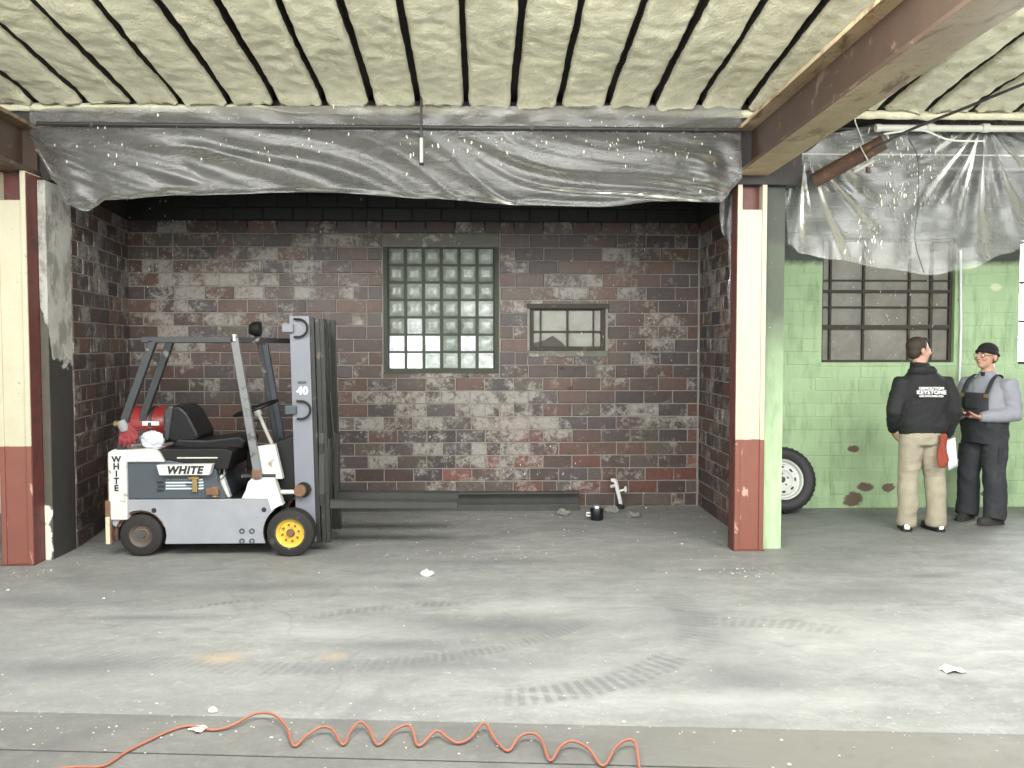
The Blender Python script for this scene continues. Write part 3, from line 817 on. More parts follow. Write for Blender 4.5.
MB().lathe([(.0001, 0), (.02, .0), (.016, .014), (.0001, .016)], (-.464, 6.95, 3.105), 'z', 10, False).build('sprinkler_head', M['dark_pipe'], dp)

wp = empty('sprinkler_main', (5.0, 7.18, 3.50), 'pale thick pipe along the top of the right plastic sheet', 'pipe')
a = at_y(880, 128, 7.18); b = at_y(1060, 129, 7.18)
MB().tube([a, b, (7.58, 7.18, b.z)], .027, 12).build('pipe', M['white_pipe'], wp, smooth=True)
for q in (930, 985): p = at_y(q, 128, 7.18); MB().lathe([(.036, -.03), (.036, .03), (.027, .03), (.027, -.03)], p, 'x', 14).build('coupling', M['white_pipe'], wp)
p = at_y(878, 128, 7.18); MB().lathe([(.0001, -.02), (.033, -.02), (.033, .02), (.0001, .02)], p, 'x', 14, False).build('end_cap', M['white_pipe'], wp)
dk2 = MB().tube([at_y(795, 129, 7.45), at_y(880, 128, 7.40)], .022, 10).build('dark_pipe', M['dark_pipe'], None, smooth=True)
tag(dk2, 'short dark pipe between the tan beam and the pale pipe', 'pipe')
tp = MB().tube([at_y(800, 154, 7.40), at_y(960, 155, 7.40), (7.6, 7.40, at_y(1024, 156, 7.40).z)], .007, 8).build('thin_pipe', M['white_pipe'], None, smooth=True)
tag(tp, 'very thin pale pipe below the pale thick pipe', 'pipe')

rp = empty('rusty_pipe_stub', (2.76, 6.7, 3.09), 'thick rusty pipe stub slung in a wire loop, right of the column', 'pipe')
A, B = at_y(814, 181, 7.0), at_y(884, 142, 6.75)
MB().tube([A, A.lerp(B, .5), B], .060, 18, caps=False).build('pipe', M['rust_pipe'], rp, smooth=True)
d = (B - A).normalized()
MB().tube([B - d * .02, B + d * .001], .059, 18).build('end_disc', surf('red_rust', (.20, .07, .035), .8), rp)
MB().tube([A - d * .001, A + d * .02], .059, 18).build('end_disc', M['dark_pipe'], rp)
mid = A.lerp(B, .72); u = d.orthogonal().normalized(); w = d.cross(u)
MB().tube([mid + (u * math.cos(t) + w * math.sin(t)) * .067 for t in [i * math.pi / 10 for i in range(21)]], .005, 6).build('wire_loop', M['white_cable'], rp, smooth=True)
MB().tube([mid + Vector((0, 0, .065)), mid + Vector((-.05, .05, .25)), mid + Vector((-.06, .12, .5))], .004, 6).build('hanger_wire', M['white_cable'], rp)
q = A.lerp(B, .66) + Vector((.03, -.02, -.085))
MB().tube([q - d * .08, q + d * .08], .012, 10).build('small_tube', M['white_pipe'], rp, smooth=True)
MB().box(q + Vector((.03, 0, -.03)), (.03, .03, .045)).build('valve', M['rust_pipe'], rp, bevel=.004)
cb = MB().tube(smooth_curve([at_y(868, 152, 6.72), at_y(910, 130, 6.6), at_y(965, 108, 6.3), at_y(1024, 84, 5.9), at_y(1090, 60, 5.5)]), .011, 8).build('black_cable', M['cable'], None, smooth=True)
tag(cb, 'dark cable rising diagonally from the rusty pipe to the ceiling', 'cable')
cb = MB().tube(smooth_curve([at_y(884, 134, 7.14), at_y(920, 130, 7.13), at_y(950, 140, 7.13), at_y(985, 141, 7.13)]), .008, 8).build('white_cable', M['white_cable'], None, smooth=True)
tag(cb, 'pale drooping cable under the pale thick pipe', 'cable')
cb = MB().tube(smooth_curve([at_y(909, 139, 7.22), at_y(918, 160, 7.18), at_y(918, 205, 7.16), at_y(915, 240, 7.15), at_y(924, 273, 7.14)]), .004, 6).build('dangling_wire', M['cable'], None, smooth=True)
tag(cb, 'thin dark wire dangling over the right plastic sheet', 'wire')

# ------------------------------------------------------------------ plastic sheeting
def plastic_mat(name, alpha, tint):
    t = NT(name); n = t.noise(3.2, 7, .62, t.scale(t.pos, (.6, 1, 1.8)), 1.2); n2 = t.noise(26, 5, .6, t.scale(t.pos, (1, 1, .5)), .8)
    c = t.mix(n, tuple(k * .75 for k in tint), tint)
    b = t.n('ShaderNodeBump'); b.inputs['Strength'].default_value = .45; b.inputs['Distance'].default_value = .02
    t.put(b.inputs['Height'], t.math('ADD', n, t.math('MULTIPLY', n2, .35)))
    df = t.n('ShaderNodeBsdfDiffuse'); t.put(df.inputs['Color'], c); t.put(df.inputs['Normal'], b.outputs[0])
    tl = t.n('ShaderNodeBsdfTranslucent'); t.put(tl.inputs['Color'], c); t.put(tl.inputs['Normal'], b.outputs[0])
    gl = t.n('ShaderNodeBsdfGlossy'); gl.inputs['Roughness'].default_value = .28; t.put(gl.inputs['Normal'], b.outputs[0])
    tr = t.n('ShaderNodeBsdfTransparent'); tr.inputs['Color'].default_value = (.93, .94, .93, 1)
    def mx(f, a, b_):
        k = t.n('ShaderNodeMixShader'); t.put(k.inputs[0], f); t.put(k.inputs[1], a); t.put(k.inputs[2], b_); return k.outputs[0]
    body = mx(.38, df.outputs[0], tl.outputs[0])
    fz = t.n('ShaderNodeFresnel'); fz.inputs['IOR'].default_value = 1.5; t.put(fz.inputs['Normal'], b.outputs[0])
    veil = t.math('MULTIPLY', t.remap(n, .25, .75, .55, 1.35), alpha, clamp=True)
    s = mx(t.math('MULTIPLY', fz.outputs[0], 1.1, clamp=True), mx(veil, tr.outputs[0], body), gl.outputs[0])
    o = t.n('ShaderNodeOutputMaterial'); t.put(o.inputs['Surface'], s); return t.m
M['plastic'] = plastic_mat('hazy_plastic', .58, (.20, .20, .19))
M['plastic_clear'] = plastic_mat('clear_plastic', .20, (.55, .57, .55))
M['flake'] = surf('foam_flake', (.75, .74, .64), .8)

def sheet(name, x0, x1, NX, NZ, top, bot, yfun, mat, label):
    m = MB(); W = NX + 1
    for j in range(NZ + 1):
        for i in range(NX + 1):
            u, v = i / NX, j / NZ; x = x0 + (x1 - x0) * u
            zt, zb = top(x), bot(x); z = zb + (zt - zb) * v
            xx, yy = yfun(x, z, u, v); m.v.append(Vector((xx, yy, z)))
    for j in range(NZ):
        for i in range(NX): a = j * W + i; m.f.append((a, a + 1, a + W + 1, a + W))
    o = m.build(name, mat, None, smooth='all'); tag(o, label, 'plastic sheet'); return o, m
def interp(tab, x):
    for (a, b), (c, d) in zip(tab, tab[1:]):
        if x <= c: k = max(0, (x - a) / (c - a)); k = k * k * (3 - 2 * k); return b + (d - b) * k
    return tab[-1][1]
def px_tab(pts, Y): return [tuple(at_y(a, b, Y)[k] for k in (0, 2)) for a, b in pts]
YP = 7.03
topt = px_tab([(30, 112), (55, 108), (80, 107), (400, 106), (745, 106)], YP)
bott = px_tab([(30, 150), (45, 182), (62, 206), (85, 213), (108, 201), (180, 196), (330, 193), (430, 200), (520, 206), (600, 208), (660, 203), (700, 203), (715, 204), (745, 178)], YP)
def ripple(x, z):
    p = Vector((x, z, 0))
    q = x * .55 + z * 1.9 + .7 * noise.noise(Vector((x * .5, z * .6, 2)))
    f = noise.noise(Vector((q * 3.2, x * .35, 5.0))) + .55 * noise.noise(Vector((q * 7.5, x * .5 - z, 9.0)))
    ridge = 1 - abs(noise.noise(Vector((q * 2.4 + 3, x * .45, 1.0)))) * 2
    return .6 * f + .5 * max(0, ridge) ** 3
def yrec(x, z, u, v):
    low = max(0, min(1, (3.40 - z) / .5))
    y = YP - .008 - low * .045 + -.0 + .068 * low ** .6 * ripple(x, z)
    if z > 3.40: y += .010 * noise.noise(Vector((x * 5, z * 9, 3)))
    # gathered corners
    cl = max(0, 1 - (x + 3.42) / .55); cr = max(0, 1 - (2.06 - x) / .6)
    y += .03 * low * cl * math.sin(14 * (x + 3.4) + 5 * z) + .035 * low * cr * math.sin(20 * (x - 2) + 7 * z)
    xx = x + (.10 * cl * low if z < 3.3 else 0)
    if v < .04: y -= .012
    return xx, min(y, 7.10)
sh1, sm1 = sheet('plastic_sheet', topt[0][0], 2.07, 260, 44, lambda x: interp(topt, x), lambda x: interp(bott, x), yrec, M['plastic'], 'long hazy grey plastic sheet draped across the brick recess')
YR = 7.30
topr = px_tab([(785, 150), (803, 152), (835, 132), (880, 124), (940, 118), (985, 122), (1030, 116), (1150, 116)], YR)
botr = px_tab([(785, 246), (795, 255), (830, 261), (880, 269), (925, 276), (960, 270), (1000, 255), (1030, 240), (1150, 215)], YR)
G1, G2 = at_y(803, 155, YR), at_y(985, 128, YR)
def yrig(x, z, u, v):
    y = YR
    for g, s in ((G1, 1.0), (G2, 1.3)):          # folds fan out below the two gathers
        dx, dz = x - g.x, g.z - z; r = math.hypot(dx, dz) + .05; a = math.atan2(dx, dz + .05)
        if abs(a) < 1.5:
            amp = .030 * s * min(1, r / .3) * max(0, 1 - r / 1.25) * max(0, 1 - abs(a) / 1.5)
            y += amp * (math.sin(a * 17 + 1.5 * noise.noise(Vector((x * 2, z * 2, 3)))) + .5 * math.sin(a * 31 + 2))
    y += .05 * noise.noise(Vector((x * 1.6, z * 1.3, 4))) + .018 * noise.noise(Vector((x * 6, z * 4, 8)))
    y -= .10 * (1 - v) ** 2
    return x, y
sh2, sm2 = sheet('plastic_sheet', topr[0][0], topr[-1][0], 190, 70, lambda x: interp(topr, x), lambda x: interp(botr, x), yrig, M['plastic_clear'], 'bright translucent plastic sheet gathered and hanging over the green bay')

def flecks(name, parent, centers, n, seed, size=(.006, .016), stretch=2.2):
    """crumbs of overspray stuck on a surface; too many and small to pick apart"""
    rnd = random.Random(seed); m = MB()
    for _ in range(n):
        c, sx, sz, y = rnd.choice(centers)
        p = Vector((rnd.gauss(c[0], sx), 0, rnd.gauss(c[1], sz))); r = rnd.uniform(*size) * .6; k = rnd.uniform(.8, stretch)
        p.y = y(p.x, p.z) - .006 if callable(y) else y - .004
        if p.y > 50: continue
        m.ball(p, (r * rnd.uniform(.4, .8), .004, r * k), 6, 4, Matrix.Rotation(rnd.uniform(-.35, .35), 3, 'Y'))
    o = m.build(name, M['flake'], parent); o['kind'] = 'stuff'; return o
def y1(x, z):
    if not (topt[0][0] + .15 < x < 2.0) or z < interp(bott, x) + .02 or z > interp(topt, x): return 99
    return yrec(x, z, .5, .5)[1] - .004
def y2(x, z):
    if not (topr[0][0] + .05 < x < 4.9) or z < interp(botr, x) + .02 or z > interp(topr, x): return 99
    zt, zb = interp(topr, x), interp(botr, x); return yrig(x, z, .5, (z - zb) / (zt - zb))[1] - .004
def cl(pts, Y, sx, sz, y): return [((at_y(a, b, Y).x, at_y(a, b, Y).z), sx, sz, y) for a, b in pts]
flecks('foam_flecks', sh1, cl([(110, 160), (250, 150), (500, 150), (560, 140), (610, 145), (630, 130), (660, 150), (160, 125), (320, 130), (420, 150), (700, 160)], YP, .25, .10, y1), 150, 3)
flecks('foam_flecks', sh2, cl([(860, 250), (868, 225), (905, 175), (912, 195), (900, 200), (925, 165), (930, 190), (850, 130), (900, 140), (885, 165), (940, 130)], YR, .10, .12, y2), 150, 4, (.006, .018), 3.0)
flecks('foam_flecks', wb, cl([(150, 210), (320, 208), (155, 260), (600, 300), (700, 300), (450, 470), (560, 480), (650, 330)], YW, .25, .3, YW - .012), 110, 5, (.006, .014), 2.0)
flecks('foam_flecks', w3, cl([(900, 300), (920, 320), (860, 290), (900, 340)], GY, .25, .2, GY + .046), 50, 8, (.006, .014), 2.0)

# torn strip of plastic hanging by the column
tn = MB(); rows = [(722, 735, 176), (720, 734, 195), (719, 734, 215), (721, 733, 232), (727, 733, 243), (727, 733, 258), (729, 734, 275), (727, 733, 292), (728, 733, 308), (729, 732, 324)]
for i, (a, b, y) in enumerate(rows):
    for j in range(6):
        p = at_y(a + (b - a) * j / 5, y, 7.40); p.y += .02 * math.sin(j * 1.9 + i * 1.1) - .02; p.x = min(p.x, 2.285); tn.v.append(p)
for i in range(len(rows) - 1):
    for j in range(5): q = i * 6 + j; tn.f.append((q, q + 1, q + 7, q + 6))
tag(tn.build('plastic_strip', M['plastic_clear'], None, smooth='all'), 'torn narrow plastic strip dangling beside the cream column', 'plastic strip')

# ------------------------------------------------------------------ lift truck
M['fk_grey'] = surf('truck_grey_paint', (.26, .267, .29), .38, .0, .22, 5, wear=(.17, .16, .15), wamt=.36, ws=14, bstr=.08)
M['fk_blue'] = surf('truck_slate_paint', (.05, .061, .076), .42, 0, .2, 7, wear=(.05, .045, .04), wamt=.34)
M['fk_white'] = surf('truck_white_paint', (.53, .53, .505), .4, 0, .12, 7, wear=(.22, .15, .09), wamt=.40, ws=9)
M['fk_black'] = surf('truck_black', (.012, .012, .012), .55, 0, .3, 7, wear=(.05, .046, .042), wamt=.36, spec=.25)
M['fk_guard'] = surf('guard_dark_paint', (.03, .032, .035), .38, 0, .35, 9, wear=(.20, .19, .18), wamt=.40, ws=12)
M['fk_guard_grey'] = surf('guard_grey_paint', (.15, .155, .16), .42, 0, .3, 9, wear=(.055, .05, .045), wamt=.42, ws=12)
M['fk_mast'] = surf('mast_grey_paint', (.17, .178, .205), .4, 0, .2, 4, wear=(.13, .12, .12), wamt=.34, ws=16)
M['fk_rail'] = surf('greasy_rail', (.022, .022, .020), .5, .2, .4, 9, wear=(.12, .085, .055), wamt=.40)
M['fk_fork'] = surf('fork_steel', (.05, .052, .047), .5, .3, .35, 5, wear=(.20, .19, .17), wamt=.34, ws=9)
M['rust'] = surf('rust', (.16, .085, .05), .8, 0, .4, 12, wear=(.06, .04, .03), wamt=.45)
M['seat'] = surf('black_vinyl', (.008, .008, .009), .45, 0, .3, 12, bstr=.25, spec=.25)
M['tyre'] = surf('solid_tyre', (.026, .024, .022), .8, 0, .3, 9, wear=(.075, .068, .06), wamt=.38, spec=.25)
M['hub_yellow'] = surf('yellow_hub', (.62, .40, .035), .5, 0, .2, 8, wear=(.13, .09, .06), wamt=.42, ws=16)
M['hub_brown'] = surf('rusty_hub', (.085, .068, .058), .65, 0, .35, 12, wear=(.17, .11, .07), wamt=.38)
M['decal_blue'] = surf('pale_blue_decal', (.50, .60, .68), .5, 0, .1)
M['ink'] = surf('black_lettering', (.012, .012, .014), .5, 0, .1)
M['white_letter'] = surf('white_lettering', (.85, .85, .85), .5, 0, .05)
M['brass'] = surf('brass', (.35, .24, .10), .4, .6, .3)

FK = empty('forklift', (-2.15, 7.53, 0), 'small white and grey forklift with yellow front wheel hub, parked by bricks', 'forklift')
NEAR, FAR = 7.08, 7.96
def arc(cx, cz, r, a0, a1, n=10): return [(cx + r * math.cos(R(a0 + (a1 - a0) * i / n)), cz + r * math.sin(R(a0 + (a1 - a0) * i / n))) for i in range(n + 1)]
RW, FW = (-2.735, .172), (-1.535, .190)          # wheel centres
side = [(-2.955, .462), (-1.70, .462)] + arc(FW[0], FW[1], .225, 128, 203)[0:] + arc(RW[0], RW[1], .205, -20, 160) + [(-2.955, .26)]
side[-14] = side[-14]
for y0, y1 in ((NEAR + .02, NEAR + .05), (FAR - .05, FAR - .02)):
    pl = MB().prism(side, y0, y1).build('frame_plate', M['fk_grey'], FK, bevel=.003)
    if y0 < 7.5:
        for x in (at_y(154, 511, 7.1).x, at_y(264, 511, 7.1).x):
            MB().lathe([(.0001, -.003), (.020, -.003), (.020, .004), (.0001, .004)], (x, y0, .375), 'y', 16, False).build('slot_hole', M['ink'], pl, local=False).scale = (1, 1, 1)
        for a, b in ((242, 531), (252, 531), (242, 541), (252, 541)):
            p = at_y(a, b, 7.1); MB().lathe([(.022, -.006), (.022, .002), (.012, .002), (.012, -.006)], (p.x, y0, p.z), 'y', 16).build('bolt_ring', M['fk_blue'], pl)
MB().span(-2.90, -1.78, NEAR + .18, FAR - .18, .11, .46).build('chassis', M['fk_black'], FK)
MB().span(-2.60, -1.80, NEAR + .05, FAR - .05, .40, .465).build('deck', M['fk_black'], FK)

# engine hood: slate side panels, black top deck
hood = MB().prism([(-2.83, .465), (-2.06, .465), (-2.115, .58), (-2.13, .70), (-2.50, .775), (-2.83, .775)], NEAR + .03, FAR - .03).build('hood', M['fk_blue'], FK, bevel=.006)
for k in range(3):
    MB().box((-2.575 + .008 * (k % 2), NEAR + .027, .60 - .033 * k), (.05, .01, .018)).build('vent_slot', M['ink'], hood)
for k in range(4):
    z = .615 - .024 * k; L = .24 - .01 * k
    MB().prism([(-2.53, z), (-2.53 + L, z), (-2.53 + L - .01, z + .012), (-2.53, z + .012)], NEAR + .026, NEAR + .031).build('decal_stripe', M['decal_blue'] if k else M['fk_guard_grey'], hood)
    MB().prism([(-2.275 + .0, z), (-2.235, z), (-2.228 - .012 * (k == 0), z + .012), (-2.268 + .012 * (k == 0), z + .012)], NEAR + .026, NEAR + .031).build('decal_stripe', M['decal_blue'], hood)
p = at_y(195, 484, 7.1)
MB().box((p.x, NEAR + .02, p.z), (.04, .03, .13)).build('latch', M['brass'], hood, bevel=.004)
MB().box((p.x - .005, NEAR + .015, p.z + .05), (.085, .03, .02)).build('latch', M['brass'], hood, bevel=.004)
MB().box((p.x - .02, NEAR + .018, p.z + .0), (.10, .02, .012)).build('latch_bar', M['ink'], hood)
MB().box((p.x + .14, NEAR + .03, p.z - .06), (.10, .07, .06)).build('hose_block', M['rust'], hood, bevel=.008)
MB().lathe([(.0001, -.05), (.026, -.05), (.026, .03), (.0001, .03)], (p.x + .155, NEAR + .03, p.z - .055), 'z', 12, False).build('filler_cap', M['brass'], hood)
deck = MB().prism([(-2.62, .78), (-2.50, .776), (-2.13, .70), (-2.04, .70), (-2.0, .84), (-2.05, .865), (-2.60, .865)], NEAR + .04, FAR - .04).build('seat_deck', M['fk_black'], FK, bevel=.008)
MB().span(-2.44, -2.12, NEAR + .035, NEAR + .045, .79, .80).build('trim_strip', M['white_pipe'], deck)
# name panel
A_, B_ = at_y(156.5, 465, 7.05), at_y(212.5, 475, 7.05)
npn = MB().prism([(A_.x, A_.z), (B_.x, A_.z + .004), (B_.x - .025, B_.z), (A_.x + .022, B_.z)], 7.045, 7.12).build('name_panel', M['fk_white'], FK, bevel=.003)
lettering('lettering', 'WHITE', .083, M['ink'], npn, facing_cam(((A_.x + B_.x) / 2, 7.043, (A_.z + B_.z) / 2 - .002), FK), shear=.25, spacing=1.12, bold=.0035)
# counterweight: white with a rusty bumper
cw = MB().prism([(-2.975, .30), (-2.828, .30), (-2.828, .765), (-2.53, .765), (-2.575, .852), (-2.62, .868), (-2.93, .868), (-2.975, .845)], NEAR, FAR).build('counterweight', M['fk_white'], FK, bevel=.012)
for i, ch in enumerate('WHITE'):
    q = at_y(115.5 + (.9 if ch in 'WH' else 1), 459.5 + 7.2 * i, NEAR)
    lettering('lettering', ch, .068, M['ink'], cw, facing_cam((q.x, NEAR - .002, q.z), FK), bold=.002)
MB().span(-3.0, -2.93, NEAR + .06, FAR - .06, .115, .32).span(-3.005, -2.955, NEAR - .005, NEAR + .05, .10, .46).build('bumper', M['rust'], FK, bevel=.012)
MB().span(-2.999, -2.965, NEAR - .009, NEAR - .001, .11, .33).build('bumper_face', surf('cream_bumper', (.55, .48, .34), .6, 0, .2, 9, wear=(.2, .12, .07), wamt=.42), FK, bevel=.006)
MB().span(-2.985, -2.972, NEAR + .02, FAR - .02, .35, .80).build('rear_grille', M['rust'], FK)

# wheels
def fork_wheel(name, c, r, w, hub, ynear):
    wl_ = MB().lathe([(r - .075, 0), (r - .02, 0), (r - .004, .012), (r, .03), (r, w - .03), (r - .004, w - .012), (r - .02, w), (r - .075, w)], (c[0], ynear, c[1]), 'y', 40).build(name, M['tyre'], FK, smooth=True)
    hb = MB().lathe([(.0001, .018), (.030, .018), (.034, .030), (r - .10, .030), (r - .085, .012), (r - .073, .008), (r - .073, w - .01), (.0001, w - .01)], (c[0], ynear, c[1]), 'y', 32, False).build('hub', hub, wl_, smooth=True)
    return wl_, hb
for y in (7.05, FAR - .15):
    fw_, hb = fork_wheel('front_wheel', FW, .190, .155, M['hub_yellow'], y)
    if y < 7.5:
        MB().lathe([(.0001, .0), (.026, .0), (.034, .02), (.034, .03), (.0001, .03)], (FW[0], y + .004, FW[1]), 'y', 14, False).build('hub_cap', M['rust'], fw_)
        for k in range(8):
            a = 2 * math.pi * k / 8 + .2
            MB().lathe([(.0001, .0), (.010, .0), (.010, .014), (.0001, .014)], (FW[0] + .066 * math.cos(a), y + .018, FW[1] + .066 * math.sin(a)), 'y', 6, False).build('lug_nut', M['rust'], fw_)
        MB().lathe([(.117, -.001), (.128, -.001), (.128, .02), (.117, .02)], (FW[0], y, FW[1]), 'y', 32).build('rim_ring', M['fk_guard'], fw_, smooth=True)
for y in (7.10, FAR - .16):
    rw_, hb = fork_wheel('rear_wheel', RW, .170, .13, M['hub_brown'], y)
    if y < 7.5:
        MB().tube([(RW[0] + .012 + .042 * math.cos(R(a)), y + .022, RW[1] + .005 + .042 * math.sin(R(a))) for a in range(-120, 121, 15)], .004, 6).build('hub_scrape', M['brass'], rw_)
        MB().lathe([(.0001, .0), (.022, .0), (.030, .018), (.0001, .02)], (RW[0], y + .010, RW[1]), 'y', 14, False).build('hub_cap', M['fk_blue'], rw_)
for c, r, m in ((RW, .205, M['rust']),):
    MB().prism(arc(c[0], c[1], r, 20, 160) + arc(c[0], c[1], r - .02, 160, 20), NEAR + .05, NEAR + .2).build('wheel_arch', m, FK)

# front cowl: white fender, white upright panel, dark dash
fend = [(-1.93, .465), (-1.895, .53), (-1.875, .60), (-1.84, .635), (-1.665, .635), (-1.605, .43)] + arc(FW[0], FW[1], .232, 105, 132, 5) + [(-1.72, .462)]
for y0, y1 in ((NEAR + .015, NEAR + .10), (FAR - .10, FAR - .015)):
    MB().prism(fend, y0, y1).build('fender', M['fk_white'], FK, bevel=.004)
up = [tuple(at_y(a, b, 7.16)[k] for k in (0, 2)) for a, b in ((258, 446), (275.5, 444), (283.5, 478.5), (262, 478.5))]
MB().prism(up, 7.13, 7.20).build('cowl_panel', M['fk_white'], FK, bevel=.006)
MB().span(-1.90, -1.64, NEAR + .1, FAR - .1, .44, .52).build('toe_board', M['fk_black'], FK)
ds = [tuple(at_y(a, b, 7.34)[k] for k in (0, 2)) for a, b in ((272, 444), (297, 434), (297, 496), (287, 500), (281, 478))]
MB().prism(ds, 7.24, 7.86).build('dash', M['fk_black'], FK, bevel=.006)
MB().prism([(-1.93, .635), (-1.66, .635), (-1.66, .66), (-1.93, .66)], NEAR + .03, FAR - .03).build('cowl_cap', M['fk_guard'], FK)
wp_ = [tuple(at_y(a, b, 7.2)[k] for k in (0, 2)) for a, b in ((216, 478), (223, 474), (231, 497), (216, 497))]
MB().prism(wp_, 7.18, 7.24).build('side_panel', M['fk_white'], FK, bevel=.004)
for q in (220, 224.5):
    a, b = at_y(q, 449, 7.2), at_y(q - .5, 480, 7.2)
    MB().tube([a, b], .006, 8).ball(a, .011, 8, 6).build('lever', M['white_pipe'], FK, smooth=True)
MB().tube(smooth_curve([at_y(212, 474, 7.15), at_y(216, 480, 7.12), at_y(223, 478, 7.12), at_y(226, 470, 7.16), at_y(221, 462, 7.2)]), .005, 6).build('hose', M['cable'], FK, smooth=True)
MB().span(-2.02, -1.72, 7.6, 7.9, .47, .80).build('battery_box', M['fk_black'], FK, bevel=.01)

# seat
seat_y0, seat_y1 = 7.28, 7.74
S0 = [tuple(at_y(a, b, 7.28)[k] for k in (0, 2)) for a, b in ((170, 447), (176, 439), (205, 440), (240, 436), (246, 441), (243, 449), (205, 452))]
MB().prism(S0, seat_y0, seat_y1).build('seat', M['seat'], FK, bevel=.02)
S1 = [tuple(at_y(a, b, 7.28)[k] for k in (0, 2)) for a, b in ((165, 411), (170, 406), (179, 406), (187, 413), (195, 428), (199, 436), (196, 442), (172, 443), (165, 438))]
MB().prism(S1, seat_y0 + .01, seat_y1 - .01).build('backrest', M['seat'], FK, bevel=.025)
MB().prism([(x - .012, z) for x, z in S1[:2]] + [(S1[1][0] + .03, S1[1][1]), (S1[8][0] + .03, S1[8][1] - .02), (S1[8][0] - .01, S1[8][1] - .02)], seat_y0 - .01, seat_y1 + .01).build('seat_shell', M['fk_guard'], FK, bevel=.015)

# overhead guard
GZ = 1.742
gy0, gy1 = NEAR + .03, FAR - .03
for k, (y, m_, yr) in enumerate(((gy0, M['fk_guard_grey'], gy0), (gy1, M['fk_guard'], 7.50))):
    MB().bar((-1.968, y, GZ + .015), (-1.79, y, .62), .062, .05).build('front_leg', m_, FK, bevel=.006)
    ra, rb = ((-2.875, y, .86), (-2.61, y, GZ - .01))
    lg = MB().bar((ra[0], yr, ra[2]), (-2.835, yr, 1.13), .062, .05).bar((-2.838, yr, 1.12), (rb[0], yr, rb[2]), .062, .05)
    lg.build('rear_leg', M['fk_guard'], FK, bevel=.006)
    MB().bar((-2.70, y, GZ), (-1.95, y, GZ), .05, .05).build('side_rail', M['fk_guard'], FK, bevel=.006)
MB().bar((-1.975, gy0, GZ + .016), (-1.955, gy0, GZ + .016), .055, .055).build('rail_end_cap', M['fk_white'], FK)
MB().box((-1.806, gy0 - .005, .665), (.07, .06, .07)).build('leg_foot', M['rust'], FK, bevel=.01)
for i in range(6):
    x = -2.66 + .136 * i
    MB().bar((x, gy0, GZ), (x, gy1, GZ), .045, .02, (1, 0, 0)).build('guard_bar', M['fk_guard'], FK)
MB().bar((-1.975, gy0, GZ), (-1.60, gy0 + .45, GZ - .01), .04, .04, (0, 0, 1)).bar((-1.975, gy1, GZ), (-1.60, gy1, GZ - .01), .04, .04, (0, 0, 1)).bar((-1.60, gy0 + .42, GZ - .01), (-1.60, gy1, GZ - .01), .045, .04, (0, 0, 1)).build('front_hoop', M['fk_guard'], FK)
a, b = at_y(267, 345, gy1), at_y(283.5, 437, gy1)
MB().bar((a.x, gy1 - .06, a.z), (b.x, gy1 - .06, b.z), .05, .045).build('front_stay', M['fk_blue'], FK, bevel=.006)
p = at_y(256, 329, 7.8)
lamp = MB().lathe([(.0001, -.06), (.04, -.055), (.062, -.02), (.068, .03), (.06, .04), (.0001, .04)], p, 'x', 18, False).build('work_lamp', M['fk_black'], FK, smooth=True)
MB().tube([p - Vector((0, 0, .05)), p - Vector((0, 0, .11))], .012, 8).build('lamp_bracket', M['fk_black'], lamp, local=False)

# steering wheel and column
c = at_y(256, 408, 7.48); M3 = Matrix.Rotation(R(-19), 3, 'Y') @ Matrix.Rotation(R(4), 3, 'X')
sw = MB().tube([c + M3 @ Vector((.185 * math.cos(t), .185 * math.sin(t), 0)) for t in [i * math.pi / 16 for i in range(33)]], .013, 8).build('steering_wheel', M['seat'], FK, smooth=True)
for k in range(3):
    t = k * 2.094 + .5; MB().bar(c, c + M3 @ Vector((.18 * math.cos(t), .18 * math.sin(t), 0)), .022, .012, M3 @ Vector((0, 0, 1))).build('spoke', M['seat'], sw)
MB().ball(c, (.035, .035, .025), 12, 8).build('hub', M['seat'], sw, smooth=True)
e = at_y(272, 444, 7.48); MB().tube([c, c.lerp(e, .2), c.lerp(e, .2), e], [.03, .03, .016, .016], 10).build('steering_column', M['white_pipe'], FK, smooth=True)
q = c.lerp(e, .35); MB().tube([q, q + Vector((-.07, -.04, .0))], .006, 6).ball(q + Vector((-.07, -.04, 0)), .014, 8, 6).build('turn_lever', M['seat'], FK)

# mast: outer channels, inner rails, lift cylinder, chains
mt = at_y(291, 316, 7.22); mb_ = at_y(313, 545, 7.22)
xl, xr, zt = at_y(301, 380, 7.22).x - .085, at_y(301, 380, 7.22).x + .085, at_y(300, 316, 7.22).z
def tilted(x, z): return x + (zt - z) * .022         # the mast leans back a little
def mast_piece(name, x0, x1, y0, y1, z0, z1, mat, bev=.003):
    m = MB(); m.add([(tilted(x0, z0), y0, z0), (tilted(x1, z0), y0, z0), (tilted(x1, z1), y0, z1), (tilted(x0, z1), y0, z1),
                     (tilted(x0, z0), y1, z0), (tilted(x1, z0), y1, z0), (tilted(x1, z1), y1, z1), (tilted(x0, z1), y1, z1)],
                    [(0, 1, 2, 3), (7, 6, 5, 4), (0, 4, 5, 1), (1, 5, 6, 2), (2, 6, 7, 3), (3, 7, 4, 0)])
    return m.build(name, mat, FK, bevel=bev)
my0, my1 = 7.22, 7.82
ms = mast_piece('mast_channel', xl - .005, xr - .015, my0, my0 + .02, .09, zt, M['fk_mast'])
mast_piece('mast_channel', xl - .005, xr - .015, my1 - .02, my1, .09, zt, M['fk_mast'])
for x in (xr - .015, xr + .03, xr + .065):
    for y in ((my0 + .005, my0 + .06), (my1 - .06, my1 - .005)):
        mast_piece('inner_rail', x + .002, x + .036, y[0], y[1], .075, zt - .01 - .01 * (x > xr), M['fk_rail'])
